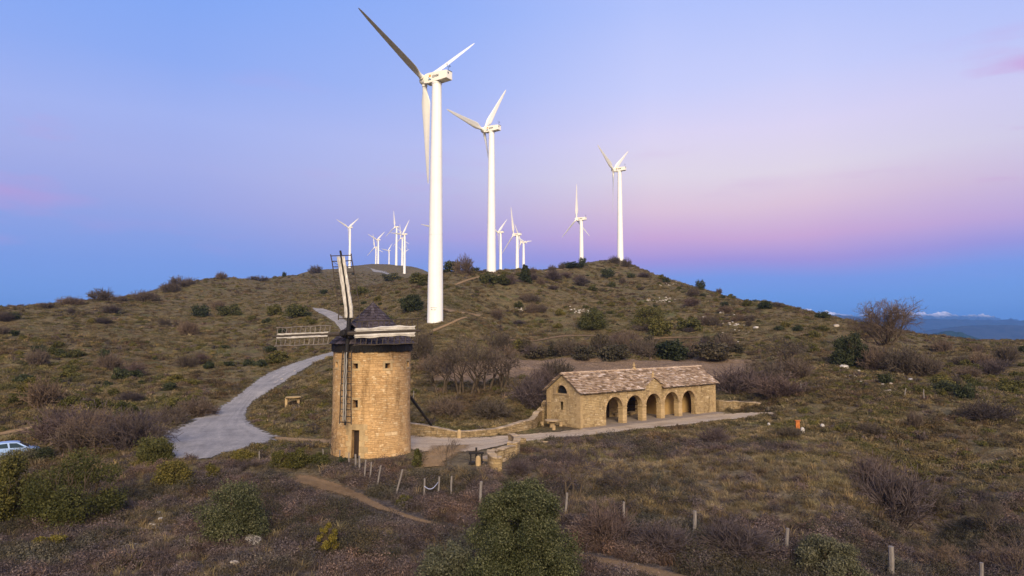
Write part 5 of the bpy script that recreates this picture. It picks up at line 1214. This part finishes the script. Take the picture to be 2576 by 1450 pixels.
# bare trees and bushes
def btree(u, v, hpx, seed, label, mat='twig', sx=1.0, p=None, cat='bare tree', **k):
    p = spot(u, v) if p is None else p; h = hpx/F*p[1]; t = empty('bare_tree', (p[0], p[1], p[2]-.05), random.random()*6, label, cat); t.scale = (sx, sx, 1)
    m1, m2 = tree_meshes(seed, mat, h=h, **k); link('trunk', m1, t); link('crown', m2, t); return t
po = np.array([(2222-1288)/F*126, 126, 0]); po[2] = G1(po[0], po[1])
def dome_tree(seed, w, h, th, r):
    rg = np.random.default_rng(seed); out = []
    def curve(a, b, r0, r1, lev, n=4, sag=.12):
        a, b = np.array(a, float), np.array(b, float); d = np.linalg.norm(b-a); k = rg.normal(size=3)*d*.07+np.array([0, 0, d*sag]); q = a; pts = []
        for i in range(1, n+1):
            t = i/n; p = a+(b-a)*t+k*math.sin(math.pi*t)*(1-.3*t)+rg.normal(size=3)*d*.025*(i < n); out.append((q, p, r0+(r1-r0)*(i-1)/n, r0+(r1-r0)*t, lev)); pts.append(p); q = p
        return pts
    top = curve((0, 0, -.3), (w*.01, 0, th), r, r*.8, 4, 4, 0)[-1]
    for i in range(16):
        el = rg.uniform(.30, 1.40); a = i*2.4; R = rg.uniform(.5, .68); e = np.array([math.cos(a)*math.cos(el)*w*.5*R, math.sin(a)*math.cos(el)*w*.5*R, th+(h-th)*(.12+.88*math.sin(el))*R]); main = curve(top, e, r*.42, r*.16, 3, 5, -.10)
        for m in range(10):
            o = main[rg.integers(1, 5)]; dirv = (e-top)/np.linalg.norm(e-top)+unit(rg, 1)[0]*.95; dirv[2] += .15; dirv /= np.linalg.norm(dirv); L = w*rg.uniform(.10, .24); f = o+dirv*L
            sub_ = curve(o, f, r*.13, r*.055, 2, 4, .05)
            for t in range(6):
                o2 = sub_[rg.integers(0, 4)]; d2 = dirv+unit(rg, 1)[0]*.9; d2 /= np.linalg.norm(d2); g = o2+d2*w*rg.uniform(.05, .11); tw = curve(o2, g, r*.06, r*.034, 1, 3, .05)
                for s in range(8):
                    d3 = d2+unit(rg, 1)[0]*.9; d3 /= np.linalg.norm(d3); o3 = tw[rg.integers(0, 3)]; out.append((o3, o3+d3*w*rg.uniform(.025, .055), r*.034, r*.022, 0))
    a = [s for s in out if s[4] >= 3]; b = [s for s in out if s[4] < 3]
    V, Qs = segs_to_mesh(a, 6); m1 = mesh_np('trunk', V, Qs, M['bark'], True); V, Qs = segs_to_mesh(b, 3); return m1, mesh_np('crown', V, Qs, M['twig'], True)
ok_ = empty('bare_tree', (po[0], po[1], po[2]-.05), 0, 'wide bare oak silhouetted against the sky on the right', 'bare tree')
m1, m2 = dome_tree(8, 222/F*126, (900-748)/F*126, (900-866)/F*126, .42); link('trunk', m1, ok_); link('crown', m2, ok_)
for u, v, h, s, l in ((1963, 925, 84, 21, 'bare tree right of the shelter roof, left one of the pair'), (1988, 928, 74, 22, 'bare tree right of the shelter roof, right one of the pair')):
    btree(u, v, h, s, l, trunk_r=.24, lev=4, stems=2, spread=.65, up=.06, lean=.3, tl=.3, minr=.022, sx=1.3)
for u, v, h, s, l in ((1112, 992, 118, 31, 'thin leaning bare tree nearest the right side of the windmill'), (1165, 990, 150, 32, 'tall bare tree with a pair of pale trunks right of the windmill'), (1186, 990, 140, 33, 'tall straight bare tree in the middle of the grove right of the windmill'), (1220, 985, 125, 34, 'bare tree with a thick dark trunk in the grove right of the windmill'), (1262, 980, 108, 35, 'bare tree leaning right at the right end of the grove')):
    btree(u, v, h, s, l, trunk_r=.2, lev=4, stems=3, spread=.55, up=.10, lean=.28, tl=.32, minr=.019, sx=1.15)
for u, v, h, s, l, sx in ((1440, 1255, 140, 41, 'wide bare tree right behind the large juniper', 1.25), (1560, 1245, 90, 45, 'low bare tree right of the wide one behind the juniper', 1.2), (2512, 1345, 95, 42, 'small bare tree with a pale trunk on the right slope', .95), (2525, 1455, 130, 43, 'bare tree with dark stems at the lower right corner', 1.0), (2395, 1450, 95, 46, 'thin bare sapling left of the lower right corner', .9), (250, 1140, 120, 44, 'bare tree right of the parked car', 1.5), (340, 1135, 95, 47, 'bare tree behind the spiky green bush by the apron', 1.4)):
    btree(u, v, h, s, l, 'twig_purple' if u in (1440, 1560) else 'twig', trunk_r=.09, lev=4, stems=3, spread=.6, up=.08, lean=.4, tl=.26, minr=.008, sx=sx)
btree(830, 1160, 95, 48, 'leafless sapling growing against the left of the windmill', trunk_r=.04, lev=3, stems=2, spread=.4, up=.15, lean=.15, tl=.4, minr=.008)
btree(1122, 1180, 78, 49, 'thin reddish sapling in the grass right of the windmill', trunk_r=.03, lev=3, stems=2, spread=.45, up=.12, lean=.2, tl=.4, minr=.008)
BB = [(150,1112,130,70,'wide purple grey bare bush above the parked car'),(235,1128,140,84,'tall purple grey bare bush right of the parked car bonnet'),(330,1132,130,78,'purple grey bare bush left of the gravel apron'),(1960,1000,110,46,'dark bare bush below the reddish mound bushes'),(1120,1050,90,40,'low bare bush on the slope above the retaining wall'),(1240,1050,100,36,'bare bush on the slope above the middle of the retaining wall'),(2205,935,70,52,'brown bare thicket bush left of and below the oak'),(2262,940,95,56,'brown bare thicket bush right under the oak'),(2325,945,85,42,'brown bare thicket bush right of the oak foot'),(1328,1022,86,62,'dense dark bare bush hugging the left gable of the shelter'),
 (1405,955,90,40,'bare bush rising behind the left end of the shelter roof'),(1370,985,60,50,'bare purple bush at the roof corner behind the left gable'),(1850,985,110,50,'dark bare bush at the right end of the shelter'),(1925,970,100,50,'reddish bare bush below the pair of bare trees'),(2000,955,100,44,'reddish bare bush on the mound right of the pair of bare trees'),
 (2245,1318,140,115,'big dark bare bush in the gully on the right'),(2200,1235,100,70,'dark bare bush higher up the gully on the right'),(2330,1290,90,50,'bare bush right of the gully'),(2303,1075,44,32,'round reddish bush in the right meadow'),(1797,1117,66,34,'dark reddish bush in the meadow in front of the shelter'),(2490,1062,96,44,'dark bare bush near the right edge of the meadow'),(2195,1095,60,24,'low bare bush at the meadow end'),
 (1850,1400,150,70,'dark heather clump between the broad and crooked posts'),(1520,1365,120,75,'dark heather clump right of the large juniper'),(1660,1385,110,55,'dark heather clump below the knotty post'),(1300,1195,60,34,'dark bush behind the near end of the curved wall'),
 (190,1140,110,66,'bare bush beside the front of the parked car'),(300,1110,120,60,'bare bush on the bank behind the parked car'),(420,1070,90,40,'reddish bare bush on the verge of the gravel road'),(500,1045,90,36,'reddish bare bush higher on the verge of the gravel road'),(75,1155,120,22,'low bare bush in front of the parked car'),
 (1165,690,44,38,'bare bush on the crest right of the largest tower'),(250,758,62,26,'bare bush on the left skyline, nearest the left edge'),(115,776,40,12,'low bare bush on the left skyline at the far left'),(175,768,60,18,'bare bush on the left skyline just left of the nearest big one'),(300,760,36,14,'bare bush on the left skyline just right of the nearest big one'),(425,735,50,20,'pinkish bare bush on the rising left skyline'),(650,700,46,10,'faint bare bush on the left skyline beside the tiny round tree'),(362,758,60,22,'bare bush on the left skyline, second from the left edge'),(460,722,66,20,'bare bush on the left skyline, third from the left edge'),(558,704,30,16,'bare bush on the left skyline by the small bare saddle'),(792,688,36,16,'pinkish bare bush on the skyline left of the windmill top sail'),(1545,664,28,16,'small bare bush left of the rightmost turbine foot'),(1576,672,22,18,'small bare bush right of the rightmost turbine foot'),(1390,684,24,14,'tiny bare bush on the crest saddle'),(1413,678,16,14,'thin bare bush left of the summit'),(1340,690,20,14,'thin bare bush right of the conical pine'),
 (1090,935,80,34,'bare bush behind the tail pole of the windmill'),(1060,905,60,60,'bare bush close behind the right edge of the windmill cap'),(1250,880,70,36,'bare bush at the left end of the terrace bank'),(1430,895,70,36,'bare bush in the terrace bank above the field'),(1620,900,80,40,'bare bush on the terrace bank above the shelter'),(1990,1100,60,22,'low bare bush below the white boundary stones')]
for j, (u, v, w, h, l) in enumerate(BB): shrub(u, v, w, h, 'bare', l, i=(1 if ('dark' in l or 'purple' in l) else 0 if j % 2 else 2))
# ------------------------------------------------------------------ rocks
RK = [rocky('rock', (1, .7, .5), 60+i, 'rock' if i % 2 else 'rock_white', 2) for i in range(4)]
def rock(u, v, wpx, label, group=None, i=0, sq=1.0):
    p, w = wide(u, v, wpx); o = link('rock', RK[i % 4]); o.location = (p[0], p[1], p[2]+w*.08); o.scale = (w*.6, w*.6, w*.6*sq); o.rotation_euler = (random.uniform(-.2, .2), random.uniform(-.2, .2), random.random()*6); return tag(o, label, 'rock', group)
for j, (u, v, w, l) in enumerate([(404,1308,14,'small bright white rock left of the round shrub'),(300,1370,22,'rounded pale boulder in the left foreground'),(634,1366,52,'flat pale outcrop below the round shrub'),(593,1420,44,'low flat stone at the bottom left of centre'),(289,1338,11,'small stone by the broad left shrub'),(215,1404,14,'small white stone low in the left foreground'),(398,1292,12,'tiny pale stone above the bright white rock'),(342,1372,14,'pinkish stone right of the rounded boulder'),
  (2123,927,26,'large pale boulder at the foot of the dark evergreen'),(2156,938,20,'jagged pale boulder right of the large one by the evergreen'),(2146,952,22,'flat pale rock below the jagged boulder'),(2124,950,12,'small pale rock left of the flat one'),(2291,957,14,'upright pale rock left of the olive shrub on the right'),(2104,822,14,'white rock on the slope left of the bare oak'),(1817,790,16,'single white rock on the right flank'),(1773,801,14,'single white rock below another on the right flank'),(1901,828,14,'pale rock low on the right flank'),(2232,988,20,'fallen white slab among the stones on the right slope')]): rock(u, v, w, l, i=j, sq=.7 if w > 30 else 1)
for (cu, cv, su, sv, n, wr, lb, gp) in ((1660,757,45,6,26,(3,8),'white rock of the long outcrop high on the right hill','white outcrop high on the right hill'),(1455,783,26,10,26,(2.5,7),'white rock of the broken outcrop left on the right hill','white outcrop left on the right hill'),(1306,782,22,6,16,(2.5,6),'white rock of the small outcrop right of the largest tower','small white outcrop right of the largest tower'),(1685,716,26,6,14,(3,7),'white rock just under the right skyline','white rocks under the right skyline'),(2205,975,40,14,26,(4,11),'pale stone of the scatter below the dark evergreen','pale stones below the evergreen'),(1840,825,50,26,18,(3,8),'pale stone scattered low on the right flank','pale stones low on the right flank'),(375,1340,50,40,16,(4,9),'pale stone in the bare patch left of the round shrub','pale stones left of the round shrub'),(705,950,30,22,16,(3,8),'pale stone along the road embankment left of the windmill','pale stones on the road embankment')):
    for k in range(n):
        q = rg.normal(size=2)*.5; rock(cu+q[0]*su, cv+q[1]*sv, rg.uniform(*wr), lb, gp, k)
# ------------------------------------------------------------------ ground cover (uncountable)
def tuft(seed, mat, n, h, w, bw, bend, tips=.4):
    """fan of thin bent blades from one root area"""
    rg = np.random.default_rng(seed); a = rg.random(n)*6.283; s = np.sqrt(rg.random(n)); root = np.stack([np.cos(a)*s*w*.5, np.sin(a)*s*w*.5, np.zeros(n)-.04], 1)
    hh = h*rg.uniform(.5, 1.1, n)*(1-.35*s); a2 = a+rg.normal(size=n)*.9; out = np.stack([np.cos(a2), np.sin(a2), np.zeros(n)], 1); b = (bend*rg.uniform(.3, 1.2, n)*(.4+s))[:, None]
    side = np.stack([-np.sin(a2+rg.normal(size=n)), np.cos(a2), np.zeros(n)], 1)*(bw*.5); up = np.array([0, 0, 1.0])
    m = root+out*b*hh[:, None]*.35+up*hh[:, None]*.6; t = root+out*b*hh[:, None]+up*(hh*(1-.25*b[:, 0]))[:, None]
    V = np.stack([root-side, root+side, m+side*.9, m-side*.9, t+side*tips, t-side*tips], 1).reshape(-1, 3); o = np.arange(n)[:, None]*6
    return mesh_np('tuft', V, np.concatenate([o+np.array([[0, 1, 2, 3]]), o+np.array([[3, 2, 4, 5]])]), M[mat])
def mound(seed, mat, n, w, h, leaf):
    rg = np.random.default_rng(seed); q = unit(rg, n); q[:, 2] = np.abs(q[:, 2]); r = (.55+.5*rg.random(n))*(1+.2*np.sin(q[:, 0]*7+seed))
    C = q*r[:, None]*np.array([w/2, w/2, h]); N = q+unit(rg, n)*.9; N /= np.linalg.norm(N, axis=1, keepdims=True); V, Qs = leaf_quads(rg, C, N, leaf, 2.6); return mesh_np('mound', V, Qs, M[mat])
def scatter(name, protos, x, y, scl, label, cat, tilt=.15, sz=1.0):
    c = bpy.data.collections.new(name+' pieces')
    for i, m in enumerate(protos): o = bpy.data.objects.new('piece%02d' % i, m); c.objects.link(o)
    z = gz(x, y); n = len(x); me = bpy.data.meshes.new(name); me.vertices.add(n); me.vertices.foreach_set('co', np.stack([x, y, z-.02], 1).astype(np.float32).ravel())
    rg = np.random.default_rng(len(x)); rot = np.stack([rg.normal(size=n)*tilt, rg.normal(size=n)*tilt, rg.random(n)*6.283], 1); s = np.stack([scl, scl, scl*rg.uniform(.75, 1.25, n)*sz], 1)
    for nm, dt, pr, arr in (('rot', 'FLOAT_VECTOR', 'vector', rot), ('scl', 'FLOAT_VECTOR', 'vector', s)): me.attributes.new(nm, dt, 'POINT').data.foreach_set(pr, arr.astype(np.float32).ravel())
    me.attributes.new('pick', 'INT', 'POINT').data.foreach_set('value', rg.integers(0, len(protos), n).astype(np.int32)); me.update()
    ng = bpy.data.node_groups.new(name+' nodes', 'GeometryNodeTree'); ng.interface.new_socket('Geometry', in_out='INPUT', socket_type='NodeSocketGeometry'); ng.interface.new_socket('Geometry', in_out='OUTPUT', socket_type='NodeSocketGeometry')
    N = ng.nodes; i_, o_ = N.new('NodeGroupInput'), N.new('NodeGroupOutput'); ip = N.new('GeometryNodeInstanceOnPoints'); ci = N.new('GeometryNodeCollectionInfo'); ci.inputs['Collection'].default_value = c; ci.inputs['Separate Children'].default_value = True; ci.inputs['Reset Children'].default_value = True
    def at_(nm, t): a = N.new('GeometryNodeInputNamedAttribute'); a.data_type = t; a.inputs['Name'].default_value = nm; return [q for q in a.outputs if q.enabled][0]
    L = ng.links.new; L(i_.outputs[0], ip.inputs['Points']); L(ci.outputs[0], ip.inputs['Instance']); ip.inputs['Pick Instance'].default_value = True
    L(at_('pick', 'INT'), ip.inputs['Instance Index']); L(at_('rot', 'FLOAT_VECTOR'), ip.inputs['Rotation']); L(at_('scl', 'FLOAT_VECTOR'), ip.inputs['Scale']); L(ip.outputs[0], o_.inputs[0])
    o = link(name, me); md = o.modifiers.new('scatter', 'NODES'); md.node_group = ng; return tag(o, label, cat, kind='stuff')
def field(n, r0, r1, seed, azl=.80, power=1.0):
    """random places, evenly spread over the view rather than over the land"""
    rg = np.random.default_rng(seed); t = rg.random(n)
    r = np.exp(math.log(r0)+(math.log(r1)-math.log(r0))*t) if power == 0 else np.sqrt(r0*r0+(r1*r1-r0*r0)*t) if power == 2 else r0+(r1-r0)*t
    a = rg.uniform(-azl, azl, n); x, y = r*np.sin(a), r*np.cos(a); k = (mask(x, y, _core) < .3) & (pad(x, y) < .3); return x[k], y[k], rg
def inside_mill(x, y): return (np.hypot(x-MC[0], y-MC[1]) > 3.6)
x, y, rg2 = field(42000, 24, 66, 1, power=1); h_, t_, f_ = zone(x, y); pr = np.clip(h_*1.1+.25*(1-t_), 0, 1)*(.05+1.5*sstep(.2, .75, vnoise(x/1.9, y/1.9, 4)*.65+vnoise(x/6, y/6, 14)*.35)); k = (rg2.random(len(x)) < pr) & inside_mill(x, y) & ~lawn(x, y); x, y = x[k], y[k]
scatter('heather', [tuft(100+i, 'heather', 120, .42, .6, .014, .8) for i in range(4)]+[mound(104+i, 'heather', 420, .8, .40, .032) for i in range(3)], x, y, rg2.uniform(.55, 1.5, len(x)), 'greyish purple heather and low brush covering the foreground', 'heather')
x, y, rg2 = field(9000, 25, 68, 9, power=1); h_, t_, f_ = zone(x, y); pr = h_*sstep(.55, .75, vnoise(x/3.2, y/3.2, 24)); k = (rg2.random(len(x)) < pr) & inside_mill(x, y) & ~lawn(x, y); x, y = x[k], y[k]
scatter('brush', [mound(160+i, 'brush', 520, 1.3, .62, .035) for i in range(3)], x, y, rg2.uniform(.5, 1.3, len(x)), 'dark brown green brush clumps among the heather', 'brush')
x, y, rg2 = field(44000, 26, 95, 2, power=1); h_, t_, f_ = zone(x, y); pr = np.clip(t_*1.0+.16+.1*h_, 0, 1)*(.3+1.1*vnoise(x/3, y/3, 6)); k = (rg2.random(len(x)) < pr*(1-f_)) & inside_mill(x, y) & ~lawn(x, y); x, y = x[k], y[k]
scatter('dry_grass', [tuft(120+i, 'dry_grass', 60, [.42, .6, .35][i % 3], .5, .018, 1.2, .15) for i in range(5)], x, y, rg2.uniform(.5, 1.3, len(x)), 'dry tan grass over the meadow and around the windmill', 'grass')
x, y, rg2 = field(120000, 60, 520, 3, power=0); h_, t_, f_ = zone(x, y); pr = (.18+1.3*sstep(.35, .7, vnoise(x/6, y/6, 8)*.55+vnoise(x/2.5, y/2.5, 3)*.45))*(1-f_)*(1-.75*t_); pt = sstep(.42, .56, vnoise(x/19, y/19, 31)*.7+vnoise(x/6, y/6, 32)*.3); X2, Y2 = x.copy(), y.copy(); k2 = (rg2.random(len(x)) < (1-pt)*(1-f_)) & inside_mill(x, y) & ~lawn(x, y); X2, Y2 = X2[k2], Y2[k2]; k = (rg2.random(len(x)) < pr*(.10+.90*pt)) & inside_mill(x, y) & ~lawn(x, y); x, y = x[k], y[k]; r = np.hypot(x, y)
scatter('low_scrub', [mound(140+i, 'scrub', 420, 1.1, .34, .055) for i in range(3)]+[tuft(143+i, 'dry_grass', 90, .42, 1.1, .035, 1.1) for i in range(2)]+[tuft(146, 'dry_grass', 70, .5, .9, .05, 1.0), tuft(147, 'heather', 80, .5, .9, .05, .8), mound(148, 'olive', 400, 1.1, .32, .055)], x, y, rg2.uniform(.25, 1.0, len(x))**1.3*1.25*(1+r/500), 'low brown and olive scrub covering the hillsides', 'scrub')
r = np.hypot(X2, Y2)
scatter('hill_grass', [tuft(170+i, 'dry_grass', 80, .24, 1.2, .03, 1.5, .15) for i in range(3)]+[tuft(175, 'hill_green', 80, .22, 1.2, .03, 1.3, .15), mound(176, 'scrub', 200, .7, .2, .05)], X2, Y2, rg2.uniform(.5, 1.1, len(X2))*(1+r/450), 'short tan and olive grass in broad patches between the scrub on the hillsides', 'grass')
# ------------------------------------------------------------------ dusk sky, sun glow, air
w = bpy.data.worlds.new('World'); S.world = w; w.use_nodes = True; nt = NT(w.node_tree)
bg = w.node_tree.nodes['Background']
tc = nt.n('ShaderNodeTexCoord').outputs['Generated']; sp = nt.n('ShaderNodeSeparateXYZ'); nt.l(tc, sp.inputs[0]); dx, dy, dz = sp.outputs
def lin(c): return tuple(((v/255)/12.92 if v/255 <= .04045 else ((v/255+.055)/1.055)**2.4) for v in c)
def wide_noise(scale, st, detail=4):
    mp = nt.n('ShaderNodeMapping'); mp.inputs['Scale'].default_value = st; nt.l(tc, mp.inputs[0]); return nt.noise(mp.outputs[0], scale, detail, .55)
warp = nt.math('MULTIPLY', nt.math('SUBTRACT', wide_noise(1.3, (1, 1, 2.2), 3), .5), .07)
zz = nt.math('ADD', dz, warp)
fac = nt.math('MULTIPLY', nt.math('ADD', zz, .05), 1/.60)
def rampz(st): return nt.ramp(fac, [((z+.05)/.60, lin(c)) for z, c in st])
LEFT = rampz([(-.05, (92,142,215)), (.02, (112,155,222)), (.06, (108,150,226)), (.094, (112,147,224)), (.13, (128,150,222)), (.168, (147,156,221)), (.212, (155,164,225)), (.27, (150,167,232)), (.34, (124,157,234)), (.43, (104,150,235)), (.54, (100,142,230))])
RIGHT = rampz([(-.05, (92,142,215)), (.02, (104,152,222)), (.055, (98,148,226)), (.081, (112,144,226)), (.108, (164,138,213)), (.139, (208,162,207)), (.183, (224,192,210)), (.227, (225,211,224)), (.283, (216,206,236)), (.34, (192,197,243)), (.43, (164,182,243)), (.54, (150,170,240))])
hor = nt.math('SQRT', nt.math('ADD', nt.math('MULTIPLY', dx, dx), nt.math('MULTIPLY', dy, dy)))
azi = nt.math('DIVIDE', dx, nt.math('MAXIMUM', hor, .001))
af = nt.ramp(nt.math('ADD', nt.math('MULTIPLY', azi, .5), .5), [(.28, (0, 0, 0)), (.44, (.30, .30, .30)), (.50, (.55, .55, .55)), (.60, (1, 1, 1)), (.70, (1, 1, 1)), (.80, (.72, .72, .72)), (.95, (.4, .4, .4))])
sky = nt.mix(af, LEFT, RIGHT)
def win(x, st): return nt.ramp(x, [(p, (v,)*3) for p, v in st])
azh = nt.math('ADD', nt.math('MULTIPLY', azi, .5), .5)
wL = nt.math('MULTIPLY', win(azh, [(.18, 1), (.27, 0)]), win(dz, [(.10, 0), (.14, 1), (.185, 1), (.215, 0)])); wR = nt.math('MULTIPLY', win(azh, [(.77, 0), (.81, 1)]), win(dz, [(.285, 0), (.297, 1), (.303, 1), (.315, 0)]))
cl = nt.ramp(nt.math('ADD', wide_noise(4.2, (1, 1, 5), 5), nt.math('ADD', nt.math('MULTIPLY', wL, .24), nt.math('MULTIPLY', wR, .20))), [(.56, (0, 0, 0)), (.72, (1, 1, 1))])
cl = nt.math('MULTIPLY', cl, nt.ramp(nt.math('ADD', nt.math('MULTIPLY', azi, .5), .5), [(.16, (1, 1, 1)), (.25, (.25, .25, .25)), (.7, (.25, .25, .25)), (.8, (1, 1, 1))]))
band = nt.ramp(dz, [(.05, (0, 0, 0)), (.10, (.55, .55, .55)), (.19, (.7, .7, .7)), (.30, (.6, .6, .6)), (.36, (0, 0, 0))])
sky = nt.mix(nt.math('MULTIPLY', cl, band), sky, lin((200, 142, 205)))
hs = nt.n('ShaderNodeHueSaturation'); hs.inputs['Saturation'].default_value = .90; hs.inputs['Value'].default_value = 1.04; nt.l(sky, hs.inputs['Color']); sky = hs.outputs[0]
# western afterglow behind the camera, low over the horizon
west = nt.ramp(nt.math('ADD', nt.math('MULTIPLY', dy, -.5), .5), [(.50, (0, 0, 0)), (.80, (1, 1, 1))])
glow = nt.ramp(dz, [(0, (1.0, .62, .34)), (.18, (1.1, .84, .58)), (.45, (.85, .76, .68)), (.9, (.48, .50, .66))])
sky = nt.mix(west, sky, glow)
low = nt.ramp(nt.math('ADD', dz, .5), [(.42, (1, 1, 1)), (.5, (0, 0, 0))])
sky = nt.mix(low, sky, (.10, .09, .08))
ns = nt.n('ShaderNodeTexSky', sky_type='NISHITA'); ns.sun_disc = False; ns.sun_elevation = math.radians(14); ns.sun_rotation = math.radians(180)
tot = nt.mix(1.0, sky, nt.mix(1.0, ns.outputs[0], (.012, .012, .012), 'MULTIPLY'), 'ADD')
nt.l(sky, bg.inputs[0]); bg.inputs[1].default_value = .84
sun = bpy.data.lights.new('sun', 'SUN'); sun.energy = 3.8; sun.angle = math.radians(28); sun.color = (1, .84, .64)
so = bpy.data.objects.new('sun', sun); COL.objects.link(so); el, azs = math.radians(27), math.radians(6)
dirv = Vector((-math.sin(azs)*math.cos(el), math.cos(azs)*math.cos(el), -math.sin(el))); so.rotation_euler = dirv.to_track_quat('-Z', 'Y').to_euler(); so.location = (0, -40, 40)
HAZE = True
if HAZE:
    mb = MB(); mb.box((0, 3000, 115), (30000, 25000, 580)); hz = mb.mesh('haze', M['rock'], fix=True)
    hm = bpy.data.materials.new('evening haze'); hm.use_nodes = True; hn = hm.node_tree; hn.nodes.remove(hn.nodes['Principled BSDF']); pv = hn.nodes.new('ShaderNodeVolumePrincipled')
    pv.inputs['Density'].default_value = 8.5e-5; pv.inputs['Color'].default_value = (.16, .42, 1.0, 1); hn.links.new(pv.outputs[0], hn.nodes['Material Output'].inputs['Volume'])
    hz.materials.clear(); hz.materials.append(hm); tag(link('haze', hz), 'thin bluish evening haze over the plain and mountains', 'haze', kind='stuff')
vs = S.view_settings; S.display_settings.display_device = 'sRGB'; vs.view_transform = 'Standard'; vs.look = 'None'; vs.exposure = .36; vs.gamma = 1
S.render.engine = 'CYCLES'; S.cycles.max_bounces = 6; S.cycles.diffuse_bounces = 3; S.cycles.transparent_max_bounces = 8; S.cycles.volume_bounces = 0
